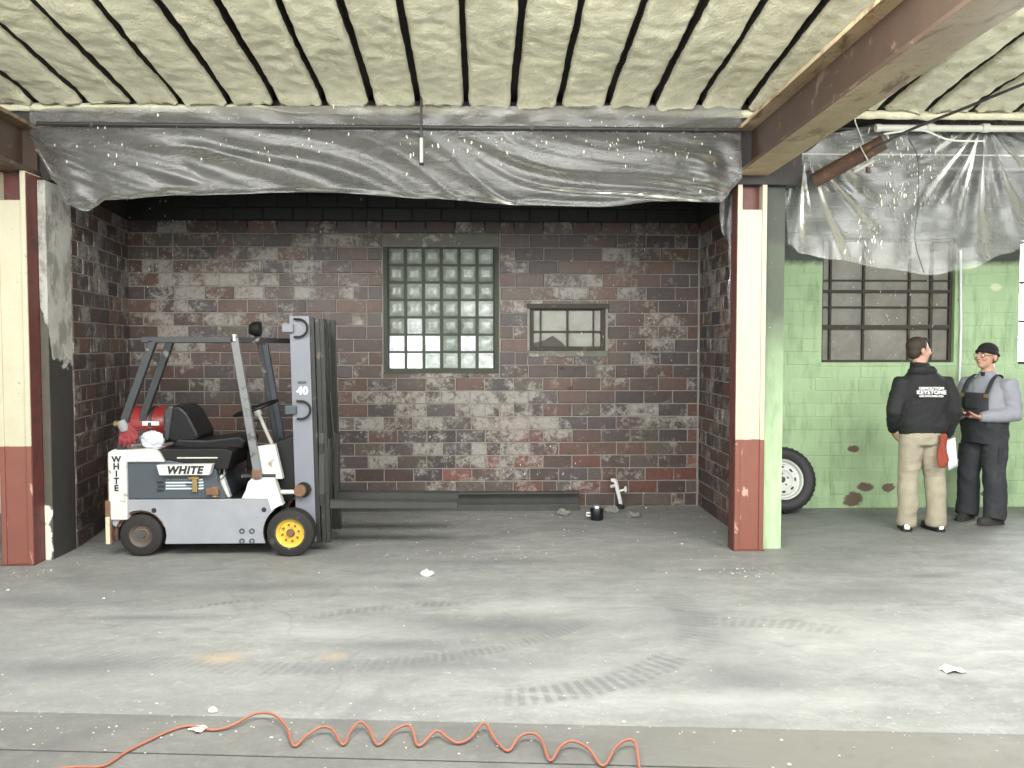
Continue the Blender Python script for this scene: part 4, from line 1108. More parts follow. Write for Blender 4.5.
for z in (.45, 1.05, zt - .06): mast_piece('crossbar', xl + .03, xl + .08, my0 + .02, my1 - .02, z - .04, z + .04, M['fk_rail'])
for y in (7.42, 7.62): mast_piece('lift_cylinder', xr + .0, xr + .06, y - .03, y + .03, .12, zt - .1, M['fk_rail'], .012)
for y in (7.46, 7.58): mast_piece('chain', xr + .07, xr + .085, y - .02, y + .02, .5, zt - .05, M['fk_rail'])
q = at_y(302.5, 391, my0)
lettering('lettering', '40', .088, M['white_letter'], ms, facing_cam((q.x, my0 - .002, q.z), FK), spacing=1.05, bold=.003)
q = at_y(302, 382.5, my0); MB().box((q.x, my0 - .001, q.z), (.07, .004, .022)).build('dark_plate', M['fk_blue'], ms)
for (a, b, m_) in ((298, 328, M['fk_mast']), (301, 410, M['fk_blue'])):          # hose guides
    p = at_y(a, b, my0 - .03)
    MB().tube([p + Vector((-.035, 0, .072))] + [p + Vector((.075 * math.cos(R(t)), 0, .072 * math.sin(R(t)))) for t in range(85, -86, -12)] + [p + Vector((-.035, 0, -.072))], .009, 8).build('hose_guide', M['fk_black'], FK, smooth=True)
    MB().box(p + Vector((-.085, .02, 0)), (.09, .05, .07)).build('guide_bracket', m_, FK, bevel=.006)
# tilt cylinder
a, b = at_y(281, 492, 7.15), at_y(301, 492, 7.15)
MB().tube([a, b], .018, 12).build('tilt_rod', M['white_pipe'], FK, smooth=True)
MB().lathe([(.0001, -.03), (.04, -.03), (.05, -.02), (.05, .05), (.0001, .05)], at_y(300, 491, 7.16), 'y', 18, False).build('tilt_pivot', M['rust'], FK, smooth=True)
MB().lathe([(.0001, .0), (.062, .0), (.062, .05), (.0001, .05)], at_y(303, 490, 7.19), 'y', 18, False).build('pivot_disc', M['fk_black'], FK, smooth=True)

# carriage and forks with long extension sleeves
cx = at_y(328, 470, 7.3).x
for z in (.44, .86): MB().span(cx - .055, cx - .02, 7.20, 7.86, z - .04, z + .04).build('carriage_bar', M['fk_rail'], FK, bevel=.003)
for y in (7.24, 7.80): MB().span(cx - .06, cx - .015, y - .02, y + .02, .38, .98).build('carriage_plate', M['fk_fork'], FK, bevel=.003)
fz = .355
for (y, ytip, nm) in ((7.30, 7.22, 'near'), (7.74, 7.74, 'far')):
    MB().span(cx - .018, cx + .022, y - .055, y + .055, fz, .93).build('fork_shank', M['fk_fork'], FK, bevel=.004)
    x1 = cx + 1.07; ytip = y
    m = MB(); za, zb = fz + .065, fz + .050
    m.add([(cx + .022, y - .06, fz), (cx + .022, y + .06, fz), (cx + .022, y + .06, za), (cx + .022, y - .06, za), (x1, ytip - .06, fz - .01), (x1, ytip + .06, fz - .01), (x1, ytip + .06, zb), (x1, ytip - .06, zb)],
          [(0, 1, 2, 3), (7, 6, 5, 4), (0, 4, 5, 1), (1, 5, 6, 2), (2, 6, 7, 3), (3, 7, 4, 0)])
    fk = m.build('fork', M['fk_fork'], FK, bevel=.004)
    MB().bar((cx + .02, y - .06, za + .004), (x1, ytip - .06, zb + .004), .012, .008, (0, 1, 0)).build('fork_edge', M['fk_rail'], fk)
MB().tube(smooth_curve([at_y(330, 392, 7.4), at_y(332, 420, 7.4), at_y(334, 440, 7.4), at_y(331, 452, 7.4)]), .008, 8).build('mast_hose', M['cable'], FK, smooth=True)

# steel stock lying on the floor against the wall
M['stock'] = surf('dull_steel_stock', (.07, .071, .066), .42, .4, .35, 5, wear=(.25, .24, .22), wamt=.31, ws=14)
def stock(name, x0, x1, y0, y1, dy, z, label, channel=True):
    m = MB(); s_ = MB()
    def strip(a0, a1, z0, z1):
        return [(x0, a0, z0), (x0, a1, z0), (x0, a1, z1), (x0, a0, z1), (x1, a0 + dy, z0), (x1, a1 + dy, z0), (x1, a1 + dy, z1), (x1, a0 + dy, z1)]
    F = [(0, 1, 2, 3), (7, 6, 5, 4), (0, 4, 5, 1), (1, 5, 6, 2), (2, 6, 7, 3), (3, 7, 4, 0)]
    if channel:
        m.add(strip(y0, y1, .0, .012), F).add(strip(y0, y1, z - .014, z), F).add(strip(y1 - .012, y1, .012, z - .014), F)
    else:
        m.add(strip(y0, y1, .0, .012), F).add(strip(y0, y0 + .012, .012, z), F)
    return tag(m.build(name, M['stock'], None, bevel=.002), label, 'steel bar')
stock('steel_channel', -1.62, 1.02, 9.05, 9.165, 0, .17, 'long steel channel lying on edge against the foot of brick wall')
stock('steel_angle', -1.60, 1.0, 8.97, 9.035, -.02, .062, 'long steel angle on the floor in front of the steel channel', False)

# things left on the truck
gt = empty('gas_cylinder', (-2.62, 7.6, .87), 'red gas cylinder lying behind the forklift seat', 'gas cylinder')
M['gas_red'] = surf('red_cylinder_paint', (.24, .022, .02), .35, 0, .2, 6, wear=(.08, .02, .02), wamt=.36)
g0 = at_y(131, 417, 7.62); g1 = at_y(167, 417, 7.62); zc = .87 + .155; r = .15
MB().lathe([(.0001, -.235), (.08, -.225), (.13, -.19), (r, -.14), (r, .14), (.13, .19), (.08, .225), (.0001, .235)], ((g0.x + g1.x) / 2 + .01, 7.62, zc), 'x', 26, False).build('tank', M['gas_red'], gt, smooth=True)
MB().lathe([(r + .001, -.014), (r + .006, -.014), (r + .006, .014), (r + .001, .014)], ((g0.x + g1.x) / 2 + .06, 7.62, zc), 'x', 26).build('strap', M['fk_guard'], gt)
MB().span((g0.x + g1.x) / 2 + .0, (g0.x + g1.x) / 2 + .14, 7.467, 7.472, zc + .0, zc + .035).build('sticker', M['white_letter'], gt)
MB().tube([((g0.x + g1.x) / 2 - .23, 7.62, zc), ((g0.x + g1.x) / 2 - .29, 7.62, zc)], .03, 12).build('valve', M['brass'], gt)
for dx in (-.13, .15): MB().span((g0.x + g1.x) / 2 + dx - .02, (g0.x + g1.x) / 2 + dx + .02, 7.52, 7.72, .866, .90).build('cradle', M['fk_guard'], gt)

gl = empty('work_glove', (-2.82, 7.05, .87), 'red and grey work glove on the rear of the forklift', 'glove')
M['glove_red'] = surf('red_knit', (.20, .03, .032), .9, 0, .3, 20, bstr=.5, bs=120)
M['glove_grey'] = surf('grey_glove_rubber', (.22, .22, .22), .7, 0, .2, 20)
gm = MB()
def gp(a, b, y=7.05): return at_y(a, b, y)
gm.tube([gp(124, 424), gp(126, 430), gp(128, 437)], [(.05, .025), (.058, .028), (.05, .025)], 12, flat=(1, 0, 0))
for a0, b0, a1, b1 in ((121.5, 434, 119.5, 445), (125, 436, 124.5, 447), (129, 436, 129.5, 447), (132, 434, 135, 444)):
    gm.tube([gp(a0, b0), gp((a0 + a1) / 2, (b0 + b1) / 2, 7.035), gp(a1, b1)], [.016, .017, .013], 8)
gm.tube([gp(131, 428), gp(136, 432), gp(137.5, 439)], [.018, .017, .012], 8)
remeshed('glove_palm', gm, M['glove_red'], gl, .006, 3).location = -gl.location
cuff = MB().tube([gp(121, 421, 7.03), gp(123, 426, 7.025), gp(124.5, 431, 7.03)], [(.030, .02), (.040, .028), (.03, .02)], 12, flat=(1, 0, 0)).build('glove_cuff', M['glove_grey'], gl, smooth=True)

bagm = MB(); rnd = random.Random(21)
bc = at_y(152, 440, 7.22)
bagm.ball((bc.x, 7.22, .87 + .062), (.10, .07, .066), 20, 14)
for v in bagm.v:
    n = noise.noise(v * 22) * .022 + noise.noise(v * 45) * .012
    d = (v - Vector((bc.x, 7.22, .93))); v += d.normalized() * n
    v.z = max(v.z, .868)
tag(bagm.build('crumpled_bag', surf('white_bag', (.62, .64, .70), .35, 0, .2, 14), None, smooth=False), 'crumpled white bag beside the forklift seat', 'bag')

# ------------------------------------------------------------------ people (built facing -y, then turned)
M['skin'] = surf('skin', (.50, .28, .20), .5, 0, .12, 14, bstr=.08)
M['hair'] = surf('short_brown_hair', (.035, .022, .015), .7, 0, .35, 60, bstr=.6, bs=160)
M['hoodie'] = surf('black_sweatshirt', (.010, .011, .012), .8, 0, .25, 9, bstr=.3)
def cloth(name, col, fold=.5, dirt=None):
    t = NT(name); v = t.obj
    n = t.noise(3.5, 5, .55, t.scale(v, (1, 1, .45)), 1.2)
    c = t.mix(t.noise(12, 6, .6), tuple(k * .82 for k in col), tuple(min(1, k * 1.1) for k in col))
    if dirt: c = t.mix(t.remap(t.noise(5, 7, .7), .52, .68, 0, .7), c, dirt)
    return t.out(c, .85, 0, t.math('ADD', n, t.math('MULTIPLY', t.noise(90, 2, .5), .05)), fold, .05, .25)
M['khaki'] = cloth('khaki_cotton', (.33, .295, .225), .5)
M['overall'] = cloth('charcoal_denim', (.035, .037, .042), .5, (.065, .065, .068))
M['shirt'] = cloth('grey_work_shirt', (.27, .275, .31), .5)
M['cap'] = surf('black_knit', (.010, .010, .011), .9, 0, .3, 30, bstr=.6, bs=120)
M['shoe_black'] = surf('black_shoe', (.012, .012, .013), .6, 0, .3)
M['shoe_white'] = surf('white_rubber', (.80, .80, .80), .5, 0, .06)
M['boot'] = surf('dark_boot', (.03, .027, .025), .7, 0, .3)
M['rag'] = cloth('orange_red_rag', (.25, .055, .035), .5)
M['paper'] = surf('white_paper', (.82, .83, .88), .7, 0, .03)
M['lens'] = surf('spectacle_frame', (.03, .03, .03), .3)

def head_parts(m, c, turn=0.0, tilt=0.0, k=1.0):
    """skull, jaw, nose, brow, lips and ears fused later; face towards -y then turned"""
    Mh = Matrix.Translation(c) @ Matrix.Rotation(turn, 4, 'Z') @ Matrix.Rotation(tilt, 4, 'X')
    def B(p, r, n=16, q=12): m.ball(Mh @ (Vector(p) * k), tuple(x * k for x in r), n, q, Mh.to_3x3())
    B((0, .012, .035), (.077, .098, .092)); B((0, -.022, -.035), (.062, .072, .075)); B((0, -.050, -.082), (.036, .036, .028))
    B((0, -.062, .012), (.058, .032, .022)); B((0, -.100, -.020), (.014, .020, .016)); B((0, -.092, .0), (.010, .018, .030))
    for s in (-1, 1):
        B((.013 * s, -.094, -.024), (.009, .010, .008)); B((.040 * s, -.072, -.022), (.024, .022, .022)); B((.082 * s, .015, -.005), (.012, .020, .033))
    B((0, -.084, -.052), (.026, .012, .008)); B((0, -.082, -.064), (.022, .012, .008))
    return Mh
def face_details(Mh, parent, k=1.0):
    ew = surf('eye_white', (.7, .7, .68), .3, 0, .02); ir = M['ink']
    for s in (-1, 1):
        p = Mh @ (Vector((.031 * s, -.0855, .004)) * k); e = MB().ball(p, .0105 * k, 12, 8).build('eye', ew, parent, smooth='all', local=True)
        q = Mh @ (Vector((.031 * s, -.0945, .004)) * k); MB().ball(q, (.005, .003, .005), 8, 6, Mh.to_3x3()).build('iris', ir, e, local=True)
        b = Mh @ (Vector((.033 * s, -.0905, .026)) * k); MB().ball(b, (.020, .006, .0045), 10, 6, Mh.to_3x3()).build('eyebrow', M['hair'], parent, local=True)
    p = Mh @ (Vector((0, -.0935, -.058)) * k); MB().ball(p, (.024, .004, .0022), 10, 6, Mh.to_3x3()).build('mouth', surf('lips', (.25, .09, .08), .5), parent, local=True)

def hand(m, w, d, pn, curl=.5, thumb=1, k=1.0):
    """palm from wrist w along d, palm facing pn; five separate fingers bent by curl"""
    d = Vector(d).normalized(); pn = Vector(pn); pn = (pn - d * pn.dot(d)).normalized(); s = d.cross(pn) * thumb
    m.tube([w - d * .02, w + d * .02, w + d * .055, w + d * .092], [(.027, .019), (.036, .017), (.042, .015), (.040, .013)], 12, flat=s)
    for i, (o, L) in enumerate(((.031, .070), (.011, .080), (-.010, .074), (-.029, .058))):
        p = w + d * .085 + s * o; a = curl * .5; pts = [p - d * .015]; dirv = d.copy()
        for seg, fr in enumerate((.45, .32, .25)):
            a2 = curl * (.35 + .55 * seg) * 1.1
            v = (d * math.cos(a2) + pn * math.sin(a2)); pts.append(pts[-1] + v * (L * fr + (.015 if seg == 0 else 0)))
        m.tube(pts, [.0095, .0092, .0085, .0065], 8)
    b = w + d * .022 + s * .030
    m.tube([b, b + d * .022 + s * .024 + pn * .008, b + d * .050 + s * .030 + pn * (.012 + .02 * curl), b + d * .072 + s * .026 + pn * (.02 + .03 * curl)], [.015, .012, .0105, .008], 8)

def limb(m, pts, rs, n=14): m.tube(pts, rs, n)
def lerp_path(a, b, c, k=4):
    return [Vector(a).lerp(Vector(b), i / k) for i in range(k)] + [Vector(b).lerp(Vector(c), i / k) for i in range(k + 1)]

# --- first man: seen from behind, black sweatshirt, khaki trousers
P1 = empty('person', (4.03, 7.89, 0), 'man seen from behind in black printed sweatshirt and khaki trousers, holding paper', 'person', rz=R(176))
bm1 = MB()
hx = .035                                      # weight slightly to one side (local x is mirrored in the picture)
Mh = head_parts(bm1, Vector((hx, -.02, 1.645)), turn=R(-74), tilt=R(-4), k=1.02)
bm1.tube([(hx, .005, 1.42), (hx, .0, 1.50), (hx, -.005, 1.58)], [(.062, .066), (.056, .06), (.056, .06)], 14)
bm1.loft([(0, 0, .90, .165, .115), (0, 0, 1.05, .16, .115), (0, 0, 1.25, .185, .125), (0, .01, 1.38, .17, .10), (0, .01, 1.45, .07, .07)], 20)
SHL, ELL, WRL = Vector((-.195, .01, 1.35)), Vector((-.265, .05, 1.10)), Vector((-.245, -.05, .875))     # local -x = picture right (paper hand)
SHR, ELR, WRR = Vector((.195, .01, 1.35)), Vector((.285, .08, 1.10)), Vector((.225, -.10, .92))         # hand towards pocket
for a, b, c in ((SHL, ELL, WRL), (SHR, ELR, WRR)): limb(bm1, lerp_path(a, b, c), [.055, .052, .048, .045, .042, .040, .036, .031, .027])
hand(bm1, WRL, (-.05, -.05, -1), (.75, -.65, 0), .75, -1)
hand(bm1, WRR, (-.35, -.45, -.8), (-1, -.2, .1), .45, 1)
HP = [(.095, 0, .90), (-.095, 0, .90)]
KN = [(.115, -.01, .49), (-.125, -.02, .49)]
AN = [(.130, .03, .09), (-.135, .03, .09)]
for h_, k_, a_ in zip(HP, KN, AN): limb(bm1, lerp_path(h_, k_, a_), [.085, .08, .075, .066, .056, .056, .052, .044, .040])
body1 = remeshed('body', bm1, M['skin'], P1, .0065, 3)
face_details(Mh, P1, 1.02)
hm = MB()
R3 = Mh.to_3x3()
hm.ball(Mh @ Vector((0, .022, .052)), (.084, .099, .083), 20, 14, R3); hm.ball(Mh @ Vector((0, .055, -.005)), (.070, .062, .070), 16, 12, R3)
for s in (-1, 1): hm.ball(Mh @ Vector((.066 * s, .01, .02)), (.018, .035, .045), 12, 10, R3)
hm.ball(Mh @ Vector((0, -.055, .095)), (.055, .035, .026), 14, 10, R3)
remeshed('hair', hm, M['hair'], P1, .008, 2)
# sweatshirt
sm = MB()
sm.loft([(0, .0, .905, .205, .140), (0, .0, .93, .212, .146), (0, .0, .97, .222, .155), (0, .0, 1.08, .215, .155), (0, .01, 1.20, .222, .155), (0, .015, 1.30, .222, .150), (0, .015, 1.37, .195, .125), (hx * .3, .014, 1.42, .155, .105), (hx * .5, .012, 1.455, .110, .09), (hx * .8, .006, 1.495, .082, .080), (hx, .0, 1.54, .074, .078)], 28, 2.3)
for a, b, c in ((SHL, ELL, WRL), (SHR, ELR, WRR)):
    limb(sm, [a + Vector((-a.x * .25, 0, .0))] + lerp_path(a, b, c), [.070, .082, .082, .079, .076, .072, .068, .062, .056, .046])
# hood lying on the back of the neck
sm.tube([(hx - .11, .04, 1.46), (hx - .075, .085, 1.475), (hx, .105, 1.47), (hx + .075, .085, 1.475), (hx + .11, .04, 1.46)], [.028, .036, .042, .036, .028], 12)
ho = remeshed('sweatshirt', sm, M['hoodie'], P1, .011, 4, fold=.009)
# cuffs and waistband
for a, b in ((ELL, WRL), (ELR, WRR)):
    d = (b - a).normalized(); MB().tube([b - d * .035, b - d * .005, b + d * .012], [.047, .045, .041], 14).build('cuff', M['hoodie'], P1, smooth=True, local=True)
MB().loft([(0, 0, .880, .196, .134), (0, 0, .905, .204, .141), (0, 0, .935, .209, .144)], 28, 2.3).build('waistband', M['hoodie'], P1, smooth=True, local=True)
# back print: three short lines, too small to read in the photograph
for txt, sz, z, bold, sp in (('DEMOLITION', .036, 1.312, .0, 1.0), ('KEYSTONE', .048, 1.276, .0006, 1.12), ('EXCAVATING CO', .026, 1.243, .0, 1.0)):
    Mx = Matrix.Translation(Vector((.005, .186, z))) @ Matrix.Rotation(R(180), 4, 'Z') @ Matrix.Rotation(R(90), 4, 'X')
    o = lettering('back_print', txt, sz, M['white_letter'], ho, Mx, spacing=sp, bold=bold, depth=.012)
# trousers
tm = MB()
tm.loft([(0, .0, .80, .188, .135), (0, .005, .87, .198, .140), (0, .0, .93, .192, .130), (0, 0, .96, .185, .125)], 26, 2.2)
for s, h_, k_, a_ in zip((1, -1), HP, KN, AN):
    limb(tm, [(h_[0], .005, .90)] + [Vector(p) for p in ((h_[0] + .003 * s, .008, .80), (h_[0] + .008 * s, .004, .68), (k_[0], k_[1] + .0, .50), (k_[0] + .004 * s, .012, .36), (a_[0] - .004 * s, .022, .22), (a_[0], .020, .13), (a_[0], .012, .075), (a_[0], .010, .045))],
         [.100, .108, .100, .088, .085, .083, .086, .090, .080], 18)
remeshed('trousers', tm, M['khaki'], P1, .010, 3, fold=.010)
def shoe(parent, x, y, toe=0.0, upper=None, sole=None, heel=None, L=.285):
    Ms = Matrix.Translation((x, y, 0)) @ Matrix.Rotation(toe, 4, 'Z')
    u = MB(); rings = [(-.0, .075), ]
    prof = [(.075, .035, .052, .010), (.068, .041, .090, .085), (.02, .043, .088, .080), (-.05, .046, .072, .012), (-.12, .050, .060, .012), (-.17, .045, .050, .012), (-.20, .028, .042, .014)]
    m = MB(); n = 14
    for (yy, rx, h, _) in prof:
        for j in range(n):
            a = math.pi * j / (n - 1); m.v.append(Ms @ Vector((rx * math.cos(a), yy, .018 + h * math.sin(a))))
    for i in range(len(prof) - 1):
        for j in range(n - 1): a = i * n + j; m.f.append((a, a + 1, a + n + 1, a + n))
    for i in (0, len(prof) - 1): m.f.append(tuple(i * n + j for j in range(n)))
    for i in range(len(prof) - 1): m.f.append((i * n, i * n + n, i * n + 2 * n - 1, i * n + n - 1))
    so = m.build('shoe', upper, parent, smooth=True, local=True)
    k = MB(); out = [(.036, .078), (.0, .088), (-.036, .078), (-.045, .02), (-.047, -.05), (-.052, -.12), (-.044, -.175), (0, -.208), (.044, -.175), (.052, -.12), (.047, -.05), (.045, .02)]
    N_ = len(out); k.v = [Ms @ Vector((a, b, 0)) for a, b in out] + [Ms @ Vector((a, b, .024)) for a, b in out]
    k.f = [tuple(range(N_)), tuple(range(2 * N_ - 1, N_ - 1, -1))] + [(i, (i + 1) % N_, (i + 1) % N_ + N_, i + N_) for i in range(N_)]
    k.build('sole', sole, so, local=True)
    if heel: MB().ball(Ms @ Vector((0, .066, .045)), (.030, .020, .036), 14, 10).build('heel_patch', heel, so, smooth='all', local=True)
shoe(P1, AN[0][0] + .005, .015, R(-12), M['shoe_black'], M['shoe_black'], M['shoe_white'])
shoe(P1, AN[1][0] - .005, .015, R(10), M['shoe_black'], M['shoe_black'], M['shoe_white'])
# rag hanging from the back pocket, paper held in the hand
P1m = Matrix.Translation(P1.location) @ Matrix.Rotation(P1.rotation_euler.z, 4, 'Z')
rg = MB(); NR = 14
rows = [(.905, .026, .0), (.87, .032, .002), (.82, .032, .0), (.77, .034, -.004), (.72, .046, .004), (.67, .048, .006), (.625, .034, .0), (.60, .022, -.008)]
for (z, w, dx) in rows:
    for j in range(NR):
        a = 2 * math.pi * j / NR; r = 1 + .25 * math.sin(3 * a + z * 20)
        rg.v.append(P1m @ Vector((-.115 - dx + w * math.cos(a) * r, .166 + (.012 + .01 * (z < .8)) * math.sin(a) * r, z - (.02 * math.cos(a) if z < .6 else 0))))
for i in range(len(rows) - 1):
    for j in range(NR): a, b = i * NR + j, i * NR + (j + 1) % NR; rg.f.append((a, b, b + NR, a + NR))
rg.f += [tuple(range(NR)), tuple((len(rows) - 1) * NR + j for j in range(NR))]
tag(rg.build('rag', M['rag'], None, smooth='all'), 'orange-red rag hanging from the khaki back pocket', 'rag')
pp = MB(); c = P1m @ Vector((WRL.x - .055, WRL.y - .03, .70)); NXp = 8
for j in range(7):
    for i in range(NXp + 1):
        u, v = i / NXp - .5, j / 6 - .5
        pp.v.append(Vector((c.x + u * .135 + v * -.03, c.y - .02 + .02 * math.sin(u * 3) + .05 * u, c.z + v * .27 + u * .025)))
for j in range(6):
    for i in range(NXp): a = j * (NXp + 1) + i; pp.f.append((a, a + 1, a + NXp + 2, a + NXp + 1))
po = pp.build('paper_sheet', M['paper'], None, smooth='all'); tag(po, 'white paper held low in the hand of the man in black', 'paper')
sd = po.modifiers.new('thickness', 'SOLIDIFY'); sd.thickness = .002

# --- second man: facing him, beanie, grey shirt, dark bib overalls
P2 = empty('person', (4.79, 8.24, 0), 'man in black knit cap, glasses, grey shirt and charcoal bib overalls', 'person', rz=R(-64))
P2.rotation_euler.x = R(-3.2)          # leaning back a little
bm2 = MB()
Mh2 = head_parts(bm2, Vector((0, -.045, 1.585)), turn=R(-4), tilt=R(-4), k=1.04)
bm2.tube([(0, .01, 1.36), (0, -.01, 1.44), (0, -.02, 1.52)], [(.066, .07), (.062, .066), (.06, .064)], 14)
bm2.loft([(0, 0, .88, .175, .14), (0, -.02, 1.03, .18, .16), (0, -.01, 1.20, .19, .14), (0, .01, 1.33, .175, .105), (0, .01, 1.40, .07, .07)], 20)
S2 = [Vector((-.205, .015, 1.325)), Vector((.205, .015, 1.325))]
E2 = [Vector((-.275, .015, 1.055)), Vector((.275, .015, 1.055))]
Wr2 = [Vector((-.100, -.245, 1.025)), Vector((.105, -.245, 1.015))]
for a, b, c in zip(S2, E2, Wr2): limb(bm2, lerp_path(a, b, c), [.058, .055, .052, .048, .046, .044, .040, .035, .030])
hand(bm2, Wr2[0], (.75, -.6, -.05), (.2, .3, .9), .55, 1)
hand(bm2, Wr2[1], (-.75, -.55, -.05), (.0, .2, .9), .7, -1)
HP2 = [(.10, 0, .87), (-.10, 0, .87)]; KN2 = [(.125, -.015, .47), (-.125, -.03, .47)]; AN2 = [(.145, .03, .09), (-.14, .02, .09)]
for h_, k_, a_ in zip(HP2, KN2, AN2): limb(bm2, lerp_path(h_, k_, a_), [.088, .082, .076, .067, .058, .057, .052, .045, .042])
remeshed('body', bm2, M['skin'], P2, .0065, 3)
face_details(Mh2, P2, 1.04)
R32 = Mh2.to_3x3()
cm = MB().ball(Mh2 @ Vector((0, .016, .062)), (.087, .107, .082), 22, 14, R32)
cm.tube([Mh2 @ Vector((.085 * math.cos(t), .014 + .106 * math.sin(t), .036 + .016 * math.sin(t) * -1)) for t in [i * math.pi / 12 for i in range(25)]], .017, 8)
remeshed('knit_cap', cm, M['cap'], P2, .008, 3)
hr = MB()
for s in (-1, 1): hr.ball(Mh2 @ Vector((.070 * s, .045, -.005)), (.016, .035, .035), 10, 8, R32)
hr.ball(Mh2 @ Vector((0, .085, -.02)), (.055, .022, .035), 10, 8, R32)
remeshed('hair', hr, surf('grey_hair', (.16, .15, .14), .8), P2, .008, 2)
gs = MB()
for s in (-1, 1):
    gs.tube([Mh2 @ Vector((.034 * s + .026 * math.cos(t), -.104 + .006 * abs(math.cos(t)), .004 + .019 * math.sin(t))) for t in [i * math.pi / 8 for i in range(17)]], .0022, 6)
    gs.tube([Mh2 @ Vector((.060 * s, -.098, .008)), Mh2 @ Vector((.084 * s, -.03, .010)), Mh2 @ Vector((.086 * s, .02, .006))], .002, 6)
gs.tube([Mh2 @ Vector((-.009, -.106, .007)), Mh2 @ Vector((.009, -.106, .007))], .002, 6)
gs.build('spectacles', M['lens'], P2, local=True)
sm2 = MB()
sm2.loft([(0, -.005, .90, .195, .155), (0, -.02, 1.0, .205, .175), (0, -.015, 1.12, .210, .165), (0, .005, 1.25, .215, .145), (0, .012, 1.325, .195, .120), (0, .008, 1.375, .135, .095), (0, .0, 1.415, .088, .085), (0, -.004, 1.445, .078, .080)], 26, 2.3)
for a, b, c in zip(S2, E2, Wr2): limb(sm2, [a + Vector((-a.x * .25, 0, 0))] + lerp_path(a, b, c), [.078, .090, .086, .082, .078, .076, .072, .066, .058, .046])
shirt = remeshed('work_shirt', sm2, M['shirt'], P2, .011, 4, fold=.008)
MB().box((S2[1].x + .098, .01, 1.215), (.006, .06, .03), Matrix.Rotation(R(10), 3, 'Y')).build('sleeve_patch', M['ink'], P2, local=True)
MB().loft([(0, -.062, 1.40, .035, .028), (0, -.055, 1.44, .045, .035)], 12).build('collar_gap', M['ink'], P2, local=True)
om = MB()
om.loft([(0, .0, .76, .195, .150), (0, .0, .85, .208, .168), (0, -.015, .95, .214, .186), (0, -.018, 1.01, .212, .186), (0, -.016, 1.04, .208, .182)], 26, 2.3)
for s, h_, k_, a_ in zip((1, -1), HP2, KN2, AN2):
    limb(om, [(h_[0], .0, .88)] + [Vector(p) for p in ((h_[0] + .004 * s, .0, .76), (h_[0] + .012 * s, .0, .64), (k_[0], k_[1], .47), (k_[0] + .008 * s, .0, .33), (a_[0] - .004 * s, .012, .20), (a_[0], .008, .10), (a_[0], .0, .05))],
         [.105, .116, .110, .100, .098, .098, .102, .096], 18)
ov = remeshed('bib_overalls', om, M['overall'], P2, .010, 3, fold=.009)
# bib panel, pockets and straps
bib = MB(); NU, NV = 10, 8
for j in range(NV + 1):
    for i in range(NU + 1):
        u, v = -1 + 2 * i / NU, j / NV; z = 1.0 + .24 * v; w = .150 - .020 * v
        rx, ry = .205, (.195 - .012 * v); x = u * w
        bib.v.append(Vector((x, -.016 - ry * math.sqrt(max(.05, 1 - abs(x / .215) ** 2.3)) - .012, z)))
for j in range(NV):
    for i in range(NU): a = j * (NU + 1) + i; bib.f.append((a, a + 1, a + NU + 2, a + NU + 1))
bo = bib.build('bib', M['overall'], P2, smooth='all', local=True); sd = bo.modifiers.new('thickness', 'SOLIDIFY'); sd.thickness = .014
MB().box((0, -.226, 1.14), (.13, .012, .10)).build('chest_pocket', M['overall'], bo, bevel=.005, local=True)
for s in (-1, 1):
    MB().tube(smooth_curve([(.120 * s, -.190, 1.23), (.122 * s, -.155, 1.30), (.118 * s, -.105, 1.368), (.108 * s, -.02, 1.418), (.09 * s, .07, 1.390), (.05 * s, .150, 1.28), (.0 * s, .175, 1.12)]), [(.022, .006)] * 37, 8, flat=(1, 0, 0)).build('strap', M['overall'], P2, smooth=True, local=True)
    MB().box((.120 * s, -.200, 1.215), (.04, .01, .035)).build('buckle', M['brass'], bo, local=True)
    MB().box((.205 * s, -.02, .66), (.02, .12, .16), Matrix.Rotation(R(2), 3, 'Y')).build('side_pocket', M['overall'], P2, bevel=.006, local=True)
for s, a_ in zip((1, -1), AN2): shoe(P2, a_[0], .02, R(-10 * s), M['boot'], M['boot'])
P2m = Matrix.Translation(P2.location) @ P2.rotation_euler.to_matrix().to_4x4()
Mx = P2m @ Matrix.Translation((.0, -.325, 1.045)) @ Matrix.Rotation(R(35), 4, 'X')
ph_ = MB().box((0, 0, 0), (.15, .075, .012)); ph_.v = [Mx @ v for v in ph_.v]
tag(ph_.build('phone', surf('dark_red_phone', (.06, .02, .018), .35), None, bevel=.004), 'small dark phone held by the man in overalls', 'phone')

# ------------------------------------------------------------------ spare wheel behind the partition
wc = Vector((3.045, 8.775, .331))
SWH = empty('spare_wheel', (wc.x, wc.y, 0), 'black car tyre on a white steel rim leaning on green wall', 'wheel')
Mt = Matrix.Translation(Vector((0, 0, .331))) @ Matrix.Rotation(R(-14), 4, 'X')
def wheel_part(name, mbx, mat, parent, smooth=True):
    mbx.v = [Mt @ v for v in mbx.v]; return mbx.build(name, mat, parent, smooth=smooth, local=True)
ty = wheel_part('tyre', MB().lathe([(.205, -.075), (.225, -.088), (.27, -.098), (.305, -.092), (.325, -.075), (.331, -.04), (.333, 0), (.331, .04), (.325, .075), (.305, .092), (.27, .098), (.225, .088), (.205, .075)], (0, 0, 0), 'y', 48), surf('black_car_tyre', (.016, .016, .017), .6, 0, .2), SWH)
for k in range(36):
    a = 2 * math.pi * k / 36
    for yy in (-.05, .05):
        q = MB().box((.3275 * math.cos(a), yy, .3275 * math.sin(a)), (.008, .05, .018), Matrix.Rotation(-a, 3, 'Y')); wheel_part('tread_block', q, ty.data.materials[0], ty, False)
M['rim'] = surf('white_rim', (.68, .68, .66), .4, 0, .1, 8, wear=(.3, .28, .25), wamt=.33)
